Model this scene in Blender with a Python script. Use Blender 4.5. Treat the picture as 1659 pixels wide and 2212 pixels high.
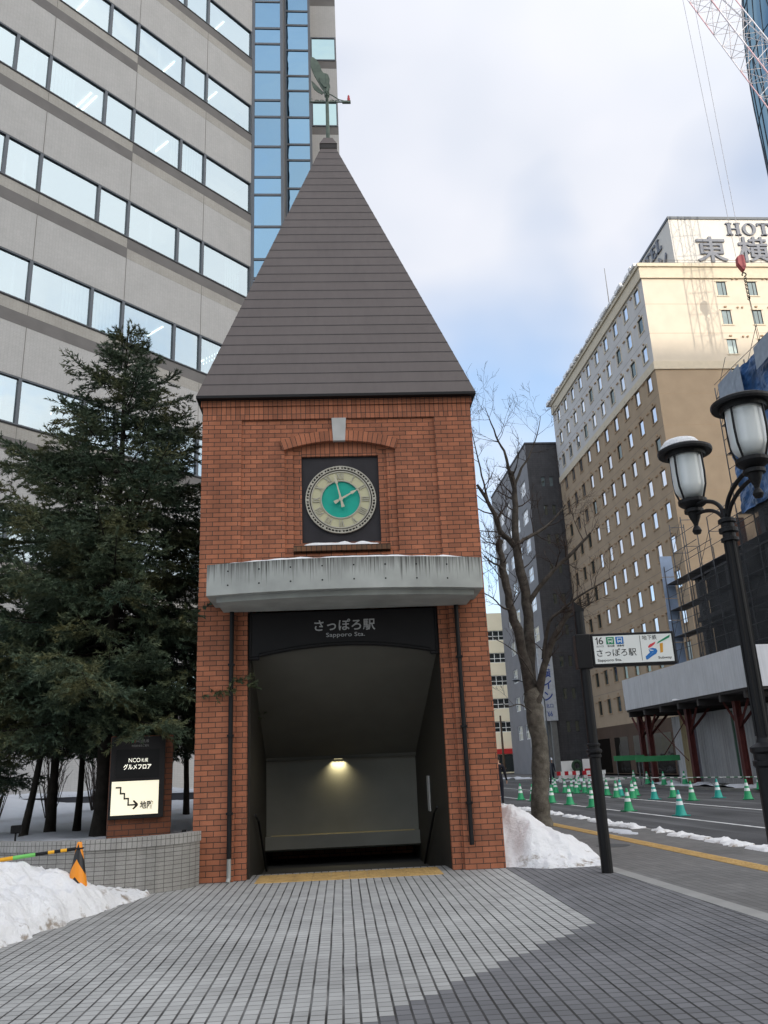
import bpy, bmesh, math, random
import numpy as np
from mathutils import Vector, Matrix, noise as mnoise
R = math.radians
sc = bpy.context.scene
COL = sc.collection
for _o in list(bpy.data.objects):
    bpy.data.objects.remove(_o)

# ---------------------------------------------------------------- camera
CAM_H = 1.55
PITCH, ROLL = R(17.1), R(2.5)
_F = Vector((0, math.cos(PITCH), math.sin(PITCH)))
_U0 = Vector((0, -math.sin(PITCH), math.cos(PITCH)))
_R0 = Vector((1, 0, 0))
_RT = math.cos(ROLL) * _R0 - math.sin(ROLL) * _U0
_UP = math.sin(ROLL) * _R0 + math.cos(ROLL) * _U0
cam_d = bpy.data.cameras.new('camera')
cam_d.sensor_fit = 'HORIZONTAL'
cam_d.sensor_width = 36.0
cam_d.lens = 1789 / 1659 * 36.0
cam_d.clip_start = 0.1
cam_d.clip_end = 5000
cam = bpy.data.objects.new('camera', cam_d)
COL.objects.link(cam)
cam.matrix_world = Matrix(((_RT.x, _UP.x, -_F.x, 0), (_RT.y, _UP.y, -_F.y, 0), (_RT.z, _UP.z, -_F.z, CAM_H), (0, 0, 0, 1)))
sc.camera = cam
sc.render.resolution_x, sc.render.resolution_y = 768, 1024

# ---------------------------------------------------------------- sky and sun
SUN_AZ, SUN_EL = 160.0, 17.0          # azimuth clockwise from the view direction (+Y)
sd = Vector((math.sin(R(SUN_AZ)) * math.cos(R(SUN_EL)), math.cos(R(SUN_AZ)) * math.cos(R(SUN_EL)), math.sin(R(SUN_EL))))
sun_d = bpy.data.lights.new('sun', 'SUN')
sun_d.energy = 2.6
sun_d.angle = R(0.53)
sun_d.color = (1.0, 0.90, 0.77)
sun = bpy.data.objects.new('sun', sun_d)
COL.objects.link(sun)
sun.rotation_euler = (-sd).to_track_quat('-Z', 'Y').to_euler()

world = bpy.data.worlds.new('World')
sc.world = world
world.use_nodes = True
nt = world.node_tree
nt.nodes.clear()
def wn(t, **k):
    n = nt.nodes.new(t)
    for a, b in k.items():
        setattr(n, a, b)
    return n
w_out = wn('ShaderNodeOutputWorld')
w_bg = wn('ShaderNodeBackground')
w_bg.inputs['Strength'].default_value = 0.1
w_sky = wn('ShaderNodeTexSky', sky_type='NISHITA')
w_sky.sun_disc = False
w_sky.sun_elevation = R(SUN_EL)
w_sky.sun_rotation = R(SUN_AZ)
w_sky.air_density, w_sky.dust_density, w_sky.ozone_density = 1.0, 1.5, 2.0
w_tc = wn('ShaderNodeTexCoord')
w_sep = wn('ShaderNodeSeparateXYZ')
nt.links.new(w_tc.outputs['Generated'], w_sep.inputs[0])
w_add = wn('ShaderNodeMath', operation='ADD'); w_add.inputs[1].default_value = 0.22
nt.links.new(w_sep.outputs['Z'], w_add.inputs[0])
w_mx = wn('ShaderNodeMath', operation='MAXIMUM'); w_mx.inputs[1].default_value = 0.05
nt.links.new(w_add.outputs[0], w_mx.inputs[0])
w_dx = wn('ShaderNodeMath', operation='DIVIDE'); w_dy = wn('ShaderNodeMath', operation='DIVIDE')
nt.links.new(w_sep.outputs['X'], w_dx.inputs[0]); nt.links.new(w_mx.outputs[0], w_dx.inputs[1])
nt.links.new(w_sep.outputs['Y'], w_dy.inputs[0]); nt.links.new(w_mx.outputs[0], w_dy.inputs[1])
w_cmb = wn('ShaderNodeCombineXYZ')
nt.links.new(w_dx.outputs[0], w_cmb.inputs['X']); nt.links.new(w_dy.outputs[0], w_cmb.inputs['Y'])
w_cmb.inputs['Z'].default_value = 0.3
w_no = wn('ShaderNodeTexNoise'); w_no.inputs['Scale'].default_value = 1.5; w_no.inputs['Detail'].default_value = 3.5
w_no.inputs['Roughness'].default_value = 0.5; w_no.inputs['Distortion'].default_value = 0.3
nt.links.new(w_cmb.outputs[0], w_no.inputs['Vector'])
w_rp = wn('ShaderNodeValToRGB')
w_rp.color_ramp.elements[0].position = 0.38; w_rp.color_ramp.elements[0].color = (0.22, 0.22, 0.22, 1)
w_rp.color_ramp.elements[1].position = 0.60; w_rp.color_ramp.elements[1].color = (1, 1, 1, 1)
nt.links.new(w_no.outputs['Fac'], w_rp.inputs[0])
w_no2 = wn('ShaderNodeTexNoise'); w_no2.inputs['Scale'].default_value = 3.1; w_no2.inputs['Detail'].default_value = 3
nt.links.new(w_cmb.outputs[0], w_no2.inputs['Vector'])
w_cl = wn('ShaderNodeValToRGB')
w_cl.color_ramp.elements[0].position = 0.3; w_cl.color_ramp.elements[0].color = (6.9, 7.35, 8.3, 1)
w_cl.color_ramp.elements[1].position = 0.7; w_cl.color_ramp.elements[1].color = (8.5, 8.6, 9.2, 1)
nt.links.new(w_no2.outputs['Fac'], w_cl.inputs[0])
w_mix = wn('ShaderNodeMixRGB')
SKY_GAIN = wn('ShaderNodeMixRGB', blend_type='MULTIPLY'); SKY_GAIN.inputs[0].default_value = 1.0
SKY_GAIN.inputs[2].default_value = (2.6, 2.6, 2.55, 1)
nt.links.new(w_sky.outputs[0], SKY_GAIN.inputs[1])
nt.links.new(w_rp.outputs[0], w_mix.inputs[0])
nt.links.new(SKY_GAIN.outputs[0], w_mix.inputs[1])
nt.links.new(w_cl.outputs[0], w_mix.inputs[2])
# thin cloud is brighter towards the sun
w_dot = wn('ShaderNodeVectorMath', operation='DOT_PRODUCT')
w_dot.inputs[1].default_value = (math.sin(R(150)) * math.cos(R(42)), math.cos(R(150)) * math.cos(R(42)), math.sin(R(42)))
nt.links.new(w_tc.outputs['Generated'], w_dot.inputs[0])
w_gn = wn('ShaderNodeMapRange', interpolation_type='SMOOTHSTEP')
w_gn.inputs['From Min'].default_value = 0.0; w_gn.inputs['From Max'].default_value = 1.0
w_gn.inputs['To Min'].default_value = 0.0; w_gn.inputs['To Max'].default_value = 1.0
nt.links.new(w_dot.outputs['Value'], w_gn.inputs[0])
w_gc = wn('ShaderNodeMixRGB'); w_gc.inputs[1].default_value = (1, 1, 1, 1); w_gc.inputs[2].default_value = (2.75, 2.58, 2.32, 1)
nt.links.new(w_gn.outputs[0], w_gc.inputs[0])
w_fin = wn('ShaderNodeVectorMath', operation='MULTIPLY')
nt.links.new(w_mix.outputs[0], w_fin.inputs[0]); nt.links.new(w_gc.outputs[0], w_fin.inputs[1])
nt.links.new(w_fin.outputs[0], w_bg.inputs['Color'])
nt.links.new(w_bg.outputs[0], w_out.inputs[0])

sc.view_settings.view_transform = 'Standard'
sc.view_settings.look = 'None'
sc.view_settings.gamma = 1.0
sc.view_settings.use_curve_mapping = False
sc.view_settings.exposure = 0.15
sc.cycles.max_bounces = 6
sc.cycles.diffuse_bounces = 3
sc.cycles.glossy_bounces = 3
sc.cycles.use_denoising = True

# ---------------------------------------------------------------- helpers: tagging
def tag(o, label=None, cat=None, group=None, kind=None):
    if label: o['label'] = label
    if cat: o['category'] = cat
    if group: o['group'] = group
    if kind: o['kind'] = kind
    return o

def thing(name, label, cat, loc=(0, 0, 0), rotz=0.0, group=None, kind=None):
    o = bpy.data.objects.new(name, None)
    o.empty_display_size = 0.3
    COL.objects.link(o)
    o.location = loc
    o.rotation_euler = (0, 0, rotz)
    return tag(o, label, cat, group, kind)

def copy_tree(o, parent=None):
    c = o.copy()
    COL.objects.link(c)
    if parent is not None:
        c.parent = parent
    for ch in list(o.children):
        copy_tree(ch, c)
    return c

# ---------------------------------------------------------------- helpers: mesh builder
class MB:
    def __init__(s):
        s.v, s.f, s.uv, s.m = [], [], [], []
    def poly(s, pts, mat=0, uv=None):
        i = len(s.v)
        pts = [tuple(p) for p in pts]
        s.v += pts
        s.f.append(tuple(range(i, i + len(pts))))
        if uv is None:
            n = Vector((0, 0, 0))
            for a, b in zip(pts, pts[1:] + pts[:1]):
                n += Vector(a).cross(Vector(b))
            if n.length < 1e-12: n = Vector((0, 0, 1))
            n.normalize()
            if abs(n.z) > 0.9:
                uv = [(p[0], p[1]) for p in pts]
            else:
                t = Vector((-n.y, n.x, 0)).normalized()
                if abs(t.x) > abs(t.y):
                    if t.x < 0: t = -t
                elif t.y < 0: t = -t
                b = n.cross(t)
                if b.z < 0: b = -b
                uv = [(Vector(p).dot(t), Vector(p).dot(b)) for p in pts]
        s.uv += list(uv)
        s.m.append(mat)
    def box(s, x0, x1, y0, y1, z0, z1, mat=0):
        a, b, c, d = (x0, y0, z0), (x1, y0, z0), (x1, y1, z0), (x0, y1, z0)
        e, f, g, h = (x0, y0, z1), (x1, y0, z1), (x1, y1, z1), (x0, y1, z1)
        for q in ((a, b, f, e), (b, c, g, f), (c, d, h, g), (d, a, e, h), (e, f, g, h), (d, c, b, a)):
            s.poly(q, mat)
    def prism(s, pl, lo, hi, axis='z', mat=0, caps=True):
        if axis == 'z': P = lambda a, b, h: (a, b, h)
        elif axis == 'y': P = lambda a, b, h: (a, h, b)
        else: P = lambda a, b, h: (h, a, b)
        n = len(pl)
        for i in range(n):
            a, b = pl[i], pl[(i + 1) % n]
            s.poly((P(*a, lo), P(*b, lo), P(*b, hi), P(*a, hi)), mat)
        if caps:
            s.poly([P(*a, hi) for a in pl], mat)
            s.poly([P(*a, lo) for a in reversed(pl)], mat)
    def tube(s, pts, rad, n=6, mat=0, caps=True):
        pts = [Vector(p) for p in pts]
        if not hasattr(rad, '__len__'): rad = [rad] * len(pts)
        rings = []
        d0 = (pts[1] - pts[0]).normalized()
        ref = Vector((0, 0, 1)) if abs(d0.z) < 0.9 else Vector((1, 0, 0))
        x = d0.cross(ref).normalized()
        for i, p in enumerate(pts):
            d = (pts[min(i + 1, len(pts) - 1)] - pts[max(i - 1, 0)])
            if d.length < 1e-9: d = d0
            d.normalize()
            x = (x - d * x.dot(d))
            if x.length < 1e-6: x = d.orthogonal()
            x.normalize()
            y = d.cross(x)
            rings.append([p + (x * math.cos(2 * math.pi * k / n) + y * math.sin(2 * math.pi * k / n)) * rad[i] for k in range(n)])
        L = 0.0
        base = len(s.v)
        for r in rings:
            s.v += [tuple(q) for q in r]
        for i in range(len(rings) - 1):
            l2 = L + (pts[i + 1] - pts[i]).length
            for k in range(n):
                k2 = (k + 1) % n
                s.f.append((base + i * n + k, base + i * n + k2, base + (i + 1) * n + k2, base + (i + 1) * n + k))
                s.uv += [(k / n, L), ((k + 1) / n, L), ((k + 1) / n, l2), (k / n, l2)]
                s.m.append(mat)
            L = l2
        if caps:
            s.poly([tuple(q) for q in rings[-1]], mat)
            s.poly([tuple(q) for q in reversed(rings[0])], mat)
    def bar(s, p0, p1, w, mat=0):
        s.tube([p0, p1], w * 0.7071, 4, mat)
    def lathe(s, prof, n=24, c=(0, 0, 0), mat=0):
        base = len(s.v)
        for r, z in prof:
            for k in range(n):
                a = 2 * math.pi * k / n
                s.v.append((c[0] + r * math.cos(a), c[1] + r * math.sin(a), c[2] + z))
        for i in range(len(prof) - 1):
            mm = mat[i] if hasattr(mat, '__len__') else mat
            for k in range(n):
                k2 = (k + 1) % n
                s.f.append((base + i * n + k, base + i * n + k2, base + (i + 1) * n + k2, base + (i + 1) * n + k))
                s.uv += [(k / n, prof[i][1]), ((k + 1) / n, prof[i][1]), ((k + 1) / n, prof[i + 1][1]), (k / n, prof[i + 1][1])]
                s.m.append(mm)
    def mesh(s, name, mats, smooth=False):
        me = bpy.data.meshes.new(name)
        me.from_pydata(s.v, [], s.f)
        if not isinstance(mats, (list, tuple)): mats = [mats]
        for m in mats: me.materials.append(m)
        ul = me.uv_layers.new(name='UVMap')
        ul.data.foreach_set('uv', np.array(s.uv, dtype=np.float32).ravel())
        me.polygons.foreach_set('material_index', np.array(s.m, dtype=np.int32))
        if smooth:
            me.polygons.foreach_set('use_smooth', np.ones(len(s.f), dtype=bool))
        me.update()
        return me
    def build(s, name, mats, parent=None, loc=(0, 0, 0), rotz=0.0, smooth=False):
        o = bpy.data.objects.new(name, s.mesh(name, mats, smooth))
        COL.objects.link(o)
        o.parent = parent
        o.location = loc
        o.rotation_euler = (0, 0, rotz)
        return o

def link_mesh(name, me, parent=None, loc=(0, 0, 0), rot=(0, 0, 0)):
    o = bpy.data.objects.new(name, me)
    COL.objects.link(o)
    o.parent = parent
    o.location = loc
    o.rotation_euler = rot
    return o

def weld(o, dist=1e-4, smooth_angle=None):
    bm = bmesh.new(); bm.from_mesh(o.data)
    bmesh.ops.remove_doubles(bm, verts=bm.verts, dist=dist)
    bmesh.ops.recalc_face_normals(bm, faces=bm.faces)
    bm.to_mesh(o.data); bm.free()
    return o

def bevel(o, w=0.01, seg=2):
    bm = bmesh.new(); bm.from_mesh(o.data)
    bmesh.ops.remove_doubles(bm, verts=bm.verts, dist=1e-4)
    bmesh.ops.bevel(bm, geom=[e for e in bm.edges if e.calc_face_angle(0) > 0.4], offset=w, segments=seg, affect='EDGES', profile=0.5)
    bm.to_mesh(o.data); bm.free()
    return o

# text as a flat/extruded mesh standing in the x-z plane, facing -y; fitted into a box
def text_obj(body, name, mat, parent, x0, z0, w, h, y, depth=0.004, bold=0.0, shear=0.0, rotz=0.0):
    cu = bpy.data.curves.new('lettering', 'FONT')
    cu.body = body
    cu.extrude = 0.0
    cu.offset = bold
    cu.resolution_u = 4
    cu.shear = shear
    tmp = bpy.data.objects.new('lettering', cu)
    COL.objects.link(tmp)
    bpy.context.view_layer.update()
    me0 = bpy.data.meshes.new_from_object(tmp.evaluated_get(bpy.context.evaluated_depsgraph_get()))
    bpy.data.objects.remove(tmp)
    v = np.zeros(len(me0.vertices) * 3); me0.vertices.foreach_get('co', v); v = v.reshape(-1, 3)
    lo, hi = v[:, :2].min(0), v[:, :2].max(0)
    s = (np.array((w, h)) / (hi - lo))
    xx = x0 + (v[:, 0] - lo[0]) * s[0]
    zz = z0 + (v[:, 1] - lo[1]) * s[1]
    bm = bmesh.new()
    front = [bm.verts.new((a, y - depth, b)) for a, b in zip(xx, zz)]
    bm.verts.ensure_lookup_table()
    for p in me0.polygons:
        try: bm.faces.new([front[i] for i in p.vertices])
        except ValueError: pass
    if depth > 0:
        ed = [e for e in bm.edges if len(e.link_faces) == 1]
        r = bmesh.ops.extrude_edge_only(bm, edges=ed)
        for e in r['geom']:
            if isinstance(e, bmesh.types.BMVert): e.co.y = y
    me = bpy.data.meshes.new(name)
    bm.to_mesh(me); bm.free()
    me.materials.append(mat)
    o = link_mesh(name, me, parent)
    return o

# ---------------------------------------------------------------- helpers: materials
def new_mat(name):
    m = bpy.data.materials.new(name)
    m.use_nodes = True
    return m, m.node_tree, m.node_tree.nodes['Principled BSDF']

def nd(t, ty, **k):
    n = t.nodes.new(ty)
    for a, b in k.items(): setattr(n, a, b)
    return n

def mth(t, op, a, b=None, c=None):
    n = t.nodes.new('ShaderNodeMath'); n.operation = op
    for i, v in enumerate((a, b, c)):
        if v is None: continue
        if isinstance(v, (int, float)): n.inputs[i].default_value = v
        else: t.links.new(v, n.inputs[i])
    return n.outputs[0]

def c4(c, k=1.0):
    return (c[0] * k, c[1] * k, c[2] * k, 1)

def M(name, col, rough=0.7, spec=0.3, metal=0.0, var=0.12, vscale=3.0, bump=0.0, bscale=60.0, streak=0.0, coord='Object'):
    m, t, b = new_mat(name)
    b.inputs['Roughness'].default_value = rough
    b.inputs['Specular IOR Level'].default_value = spec
    b.inputs['Metallic'].default_value = metal
    tc = nd(t, 'ShaderNodeTexCoord')
    no = nd(t, 'ShaderNodeTexNoise'); no.inputs['Scale'].default_value = vscale; no.inputs['Detail'].default_value = 6
    t.links.new(tc.outputs[coord], no.inputs['Vector'])
    rp = nd(t, 'ShaderNodeValToRGB')
    rp.color_ramp.elements[0].position = 0.3; rp.color_ramp.elements[1].position = 0.7
    rp.color_ramp.elements[0].color = c4(col, 1 - var); rp.color_ramp.elements[1].color = c4(col, 1 + var)
    t.links.new(no.outputs['Fac'], rp.inputs[0])
    out = rp.outputs[0]
    if streak > 0:
        mp = nd(t, 'ShaderNodeMapping'); mp.inputs['Scale'].default_value = (9, 9, 0.35)
        t.links.new(tc.outputs[coord], mp.inputs[0])
        n2 = nd(t, 'ShaderNodeTexNoise'); n2.inputs['Scale'].default_value = 1.0; n2.inputs['Detail'].default_value = 4
        t.links.new(mp.outputs[0], n2.inputs['Vector'])
        r2 = nd(t, 'ShaderNodeValToRGB'); r2.color_ramp.elements[0].position = 0.35; r2.color_ramp.elements[1].position = 0.6
        r2.color_ramp.elements[0].color = c4((1 - streak,) * 3); r2.color_ramp.elements[1].color = (1, 1, 1, 1)
        t.links.new(n2.outputs['Fac'], r2.inputs[0])
        mx = nd(t, 'ShaderNodeMixRGB', blend_type='MULTIPLY'); mx.inputs[0].default_value = 1
        t.links.new(out, mx.inputs[1]); t.links.new(r2.outputs[0], mx.inputs[2]); out = mx.outputs[0]
    t.links.new(out, b.inputs['Base Color'])
    if bump > 0:
        n3 = nd(t, 'ShaderNodeTexNoise'); n3.inputs['Scale'].default_value = bscale; n3.inputs['Detail'].default_value = 4
        t.links.new(tc.outputs[coord], n3.inputs['Vector'])
        bp = nd(t, 'ShaderNodeBump'); bp.inputs['Strength'].default_value = bump; bp.inputs['Distance'].default_value = 0.02
        t.links.new(n3.outputs['Fac'], bp.inputs['Height']); t.links.new(bp.outputs[0], b.inputs['Normal'])
    return m

def brick_mat(name, c1, c2, mortar, bw, rh, ms=0.006, offset=0.5, bias=0.0, rough=0.85, bump=0.5, dirt=0.15, smooth=0.15, streak=0.6):
    m, t, b = new_mat(name)
    b.inputs['Roughness'].default_value = rough
    b.inputs['Specular IOR Level'].default_value = 0.25
    uv = nd(t, 'ShaderNodeUVMap')
    br = nd(t, 'ShaderNodeTexBrick')
    br.offset = offset; br.squash = 1.0
    br.inputs['Scale'].default_value = 1.0
    br.inputs['Mortar Size'].default_value = ms
    br.inputs['Mortar Smooth'].default_value = smooth
    br.inputs['Bias'].default_value = bias
    br.inputs['Brick Width'].default_value = bw
    br.inputs['Row Height'].default_value = rh
    br.inputs['Color1'].default_value = c4(c1); br.inputs['Color2'].default_value = c4(c2); br.inputs['Mortar'].default_value = c4(mortar)
    t.links.new(uv.outputs[0], br.inputs['Vector'])
    no = nd(t, 'ShaderNodeTexNoise'); no.inputs['Scale'].default_value = 1.1; no.inputs['Detail'].default_value = 7
    tc = nd(t, 'ShaderNodeTexCoord')
    t.links.new(tc.outputs['Object'], no.inputs['Vector'])
    rp = nd(t, 'ShaderNodeValToRGB'); rp.color_ramp.elements[0].position = 0.3; rp.color_ramp.elements[1].position = 0.7
    rp.color_ramp.elements[0].color = c4((1 - dirt,) * 3); rp.color_ramp.elements[1].color = c4((1 + dirt * 0.5,) * 3)
    t.links.new(no.outputs['Fac'], rp.inputs[0])
    mx = nd(t, 'ShaderNodeMixRGB', blend_type='MULTIPLY'); mx.inputs[0].default_value = 1
    t.links.new(br.outputs['Color'], mx.inputs[1]); t.links.new(rp.outputs[0], mx.inputs[2])
    out = mx.outputs[0]
    # fine speckle of fired clay
    n2 = nd(t, 'ShaderNodeTexNoise'); n2.inputs['Scale'].default_value = 70; n2.inputs['Detail'].default_value = 2
    t.links.new(tc.outputs['Object'], n2.inputs['Vector'])
    r2 = nd(t, 'ShaderNodeValToRGB'); r2.color_ramp.elements[0].position = 0.3; r2.color_ramp.elements[1].position = 0.45
    r2.color_ramp.elements[0].color = c4((0.6,) * 3); r2.color_ramp.elements[1].color = (1, 1, 1, 1)
    t.links.new(n2.outputs['Fac'], r2.inputs[0])
    m2 = nd(t, 'ShaderNodeMixRGB', blend_type='MULTIPLY'); m2.inputs[0].default_value = 0.6
    t.links.new(out, m2.inputs[1]); t.links.new(r2.outputs[0], m2.inputs[2]); out = m2.outputs[0]
    mp = nd(t, 'ShaderNodeMapping'); mp.inputs['Scale'].default_value = (5, 5, 0.28)
    t.links.new(tc.outputs['Object'], mp.inputs[0])
    n4 = nd(t, 'ShaderNodeTexNoise'); n4.inputs['Scale'].default_value = 1.0; n4.inputs['Detail'].default_value = 6
    t.links.new(mp.outputs[0], n4.inputs['Vector'])
    r4 = nd(t, 'ShaderNodeValToRGB'); r4.color_ramp.elements[0].position = 0.30; r4.color_ramp.elements[1].position = 0.56
    r4.color_ramp.elements[0].color = c4((0.70, 0.71, 0.72)); r4.color_ramp.elements[1].color = (1, 1, 1, 1)
    t.links.new(n4.outputs['Fac'], r4.inputs[0])
    m4 = nd(t, 'ShaderNodeMixRGB', blend_type='MULTIPLY'); m4.inputs[0].default_value = streak
    t.links.new(out, m4.inputs[1]); t.links.new(r4.outputs[0], m4.inputs[2]); out = m4.outputs[0]
    t.links.new(out, b.inputs['Base Color'])
    if bump > 0:
        bp = nd(t, 'ShaderNodeBump'); bp.inputs['Strength'].default_value = bump; bp.inputs['Distance'].default_value = 0.01
        bp.invert = True
        t.links.new(br.outputs['Fac'], bp.inputs['Height']); t.links.new(bp.outputs[0], b.inputs['Normal'])
    return m

def glass_mat(name, col, rough=0.03, wob=0.02, wscale=1.2, mixdark=(0.02, 0.05, 0.06), fac=0.8, blotch=0.0):
    m, t, b = new_mat(name)
    out = t.nodes['Material Output']
    t.nodes.remove(b)
    df = nd(t, 'ShaderNodeBsdfDiffuse')
    gl = nd(t, 'ShaderNodeBsdfGlossy'); gl.inputs['Color'].default_value = c4(col); gl.inputs['Roughness'].default_value = rough
    mx = nd(t, 'ShaderNodeMixShader'); mx.inputs[0].default_value = fac
    t.links.new(df.outputs[0], mx.inputs[1]); t.links.new(gl.outputs[0], mx.inputs[2]); t.links.new(mx.outputs[0], out.inputs[0])
    df.inputs['Color'].default_value = c4(mixdark)
    tc = nd(t, 'ShaderNodeTexCoord')
    oi = nd(t, 'ShaderNodeObjectInfo')
    ad = nd(t, 'ShaderNodeVectorMath', operation='ADD')
    sc_ = nd(t, 'ShaderNodeVectorMath', operation='SCALE'); sc_.inputs['Scale'].default_value = 37.0
    cb = nd(t, 'ShaderNodeCombineXYZ')
    for i in range(3): t.links.new(oi.outputs['Random'], cb.inputs[i])
    t.links.new(cb.outputs[0], sc_.inputs[0])
    t.links.new(tc.outputs['Object'], ad.inputs[0]); t.links.new(sc_.outputs[0], ad.inputs[1])
    no = nd(t, 'ShaderNodeTexNoise'); no.inputs['Scale'].default_value = wscale; no.inputs['Detail'].default_value = 2
    t.links.new(ad.outputs[0], no.inputs['Vector'])
    bp = nd(t, 'ShaderNodeBump'); bp.inputs['Strength'].default_value = wob; bp.inputs['Distance'].default_value = 0.5
    t.links.new(no.outputs['Fac'], bp.inputs['Height']); t.links.new(bp.outputs[0], gl.inputs['Normal'])
    # each pane is tinted a little differently
    mr = nd(t, 'ShaderNodeMapRange'); mr.inputs['To Min'].default_value = 0.88; mr.inputs['To Max'].default_value = 1.06
    t.links.new(oi.outputs['Random'], mr.inputs[0])
    hs = nd(t, 'ShaderNodeMixRGB', blend_type='MULTIPLY'); hs.inputs[0].default_value = 1.0; hs.inputs[1].default_value = c4(col)
    t.links.new(mr.outputs[0], hs.inputs[2]); t.links.new(hs.outputs[0], gl.inputs['Color'])
    return m

def emit_mat(name, col, strength):
    m, t, b = new_mat(name)
    b.inputs['Base Color'].default_value = c4(col)
    b.inputs['Emission Color'].default_value = c4(col)
    b.inputs['Emission Strength'].default_value = strength
    return m

def paver_mat(name, pu, pv, ju, jv, light, dark, joint, border=False):
    m, t, b = new_mat(name)
    b.inputs['Roughness'].default_value = 0.8
    b.inputs['Specular IOR Level'].default_value = 0.25
    tc = nd(t, 'ShaderNodeTexCoord')
    # slight waviness of the laid rows
    sp = nd(t, 'ShaderNodeSeparateXYZ'); t.links.new(tc.outputs['Object'], sp.inputs[0])
    wv = nd(t, 'ShaderNodeTexNoise'); wv.inputs['Scale'].default_value = 0.9; wv.inputs['Detail'].default_value = 3
    t.links.new(tc.outputs['Object'], wv.inputs['Vector'])
    wo = mth(t, 'MULTIPLY', mth(t, 'SUBTRACT', wv.outputs['Fac'], 0.5), 0.016)
    U = mth(t, 'DIVIDE', mth(t, 'ADD', sp.outputs['X'], wo), pu)
    V = mth(t, 'DIVIDE', mth(t, 'ADD', sp.outputs['Y'], wo), pv)
    fu, fv = mth(t, 'FRACT', U), mth(t, 'FRACT', V)
    qu, qv = mth(t, 'FLOOR', U), mth(t, 'FLOOR', V)
    du = mth(t, 'ABSOLUTE', mth(t, 'SUBTRACT', fu, 0.5))
    dv = mth(t, 'ABSOLUTE', mth(t, 'SUBTRACT', fv, 0.5))
    def soft(d, j):
        mr = nd(t, 'ShaderNodeMapRange', interpolation_type='SMOOTHSTEP')
        mr.inputs['From Min'].default_value = 0.5 - j; mr.inputs['From Max'].default_value = 0.5 - j * 0.45
        t.links.new(d, mr.inputs[0]); return mr.outputs[0]
    mu, mv = soft(du, ju), soft(dv, jv)
    # joints vary: some open and black, some filled
    jn = nd(t, 'ShaderNodeTexNoise'); jn.inputs['Scale'].default_value = 2.2; jn.inputs['Detail'].default_value = 5
    t.links.new(tc.outputs['Object'], jn.inputs['Vector'])
    jr = nd(t, 'ShaderNodeMapRange'); jr.inputs['From Min'].default_value = 0.3; jr.inputs['From Max'].default_value = 0.65
    jr.inputs['To Min'].default_value = 0.6; jr.inputs['To Max'].default_value = 1.0
    t.links.new(jn.outputs['Fac'], jr.inputs[0])
    mask = mth(t, 'MAXIMUM', mth(t, 'MULTIPLY', mu, jr.outputs[0]), mth(t, 'MULTIPLY', mth(t, 'MULTIPLY', mv, 0.75), jr.outputs[0]))
    cq = nd(t, 'ShaderNodeCombineXYZ'); t.links.new(qu, cq.inputs[0]); t.links.new(qv, cq.inputs[1])
    wn_ = nd(t, 'ShaderNodeTexWhiteNoise', noise_dimensions='3D'); t.links.new(cq.outputs[0], wn_.inputs['Vector'])
    rv = nd(t, 'ShaderNodeMapRange'); rv.inputs['To Min'].default_value = 0.90; rv.inputs['To Max'].default_value = 1.10
    t.links.new(wn_.outputs['Value'], rv.inputs[0])
    big = nd(t, 'ShaderNodeTexNoise'); big.inputs['Scale'].default_value = 0.6; big.inputs['Detail'].default_value = 7; big.inputs['Roughness'].default_value = 0.6
    t.links.new(tc.outputs['Object'], big.inputs['Vector'])
    br = nd(t, 'ShaderNodeMapRange'); br.inputs['From Min'].default_value = 0.3; br.inputs['From Max'].default_value = 0.7
    br.inputs['To Min'].default_value = 0.74; br.inputs['To Max'].default_value = 1.14
    t.links.new(big.outputs['Fac'], br.inputs[0])
    gr = nd(t, 'ShaderNodeTexNoise'); gr.inputs['Scale'].default_value = 160; gr.inputs['Detail'].default_value = 2
    t.links.new(tc.outputs['Object'], gr.inputs['Vector'])
    gm = nd(t, 'ShaderNodeMapRange'); gm.inputs['To Min'].default_value = 0.78; gm.inputs['To Max'].default_value = 1.22
    t.links.new(gr.outputs['Fac'], gm.inputs[0])
    k = mth(t, 'MULTIPLY', mth(t, 'MULTIPLY', rv.outputs[0], br.outputs[0]), gm.outputs[0])
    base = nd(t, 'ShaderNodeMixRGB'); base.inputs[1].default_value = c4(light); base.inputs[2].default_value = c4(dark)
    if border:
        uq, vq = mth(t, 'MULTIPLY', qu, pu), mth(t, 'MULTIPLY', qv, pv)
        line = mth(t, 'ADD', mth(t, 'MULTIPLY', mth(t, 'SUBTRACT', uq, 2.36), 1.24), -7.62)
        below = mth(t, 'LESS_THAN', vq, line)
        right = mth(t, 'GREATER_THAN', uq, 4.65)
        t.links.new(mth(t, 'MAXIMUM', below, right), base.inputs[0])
    else:
        base.inputs[0].default_value = 0.0
    mk = nd(t, 'ShaderNodeMixRGB', blend_type='MULTIPLY'); mk.inputs[0].default_value = 1
    t.links.new(base.outputs[0], mk.inputs[1]); t.links.new(k, mk.inputs[2])
    fj = nd(t, 'ShaderNodeMixRGB'); t.links.new(mask, fj.inputs[0]); t.links.new(mk.outputs[0], fj.inputs[1]); fj.inputs[2].default_value = c4(joint)
    t.links.new(fj.outputs[0], b.inputs['Base Color'])
    bp = nd(t, 'ShaderNodeBump'); bp.invert = True; bp.inputs['Strength'].default_value = 0.6; bp.inputs['Distance'].default_value = 0.01
    t.links.new(mask, bp.inputs['Height']); t.links.new(bp.outputs[0], b.inputs['Normal'])
    return m

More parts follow.
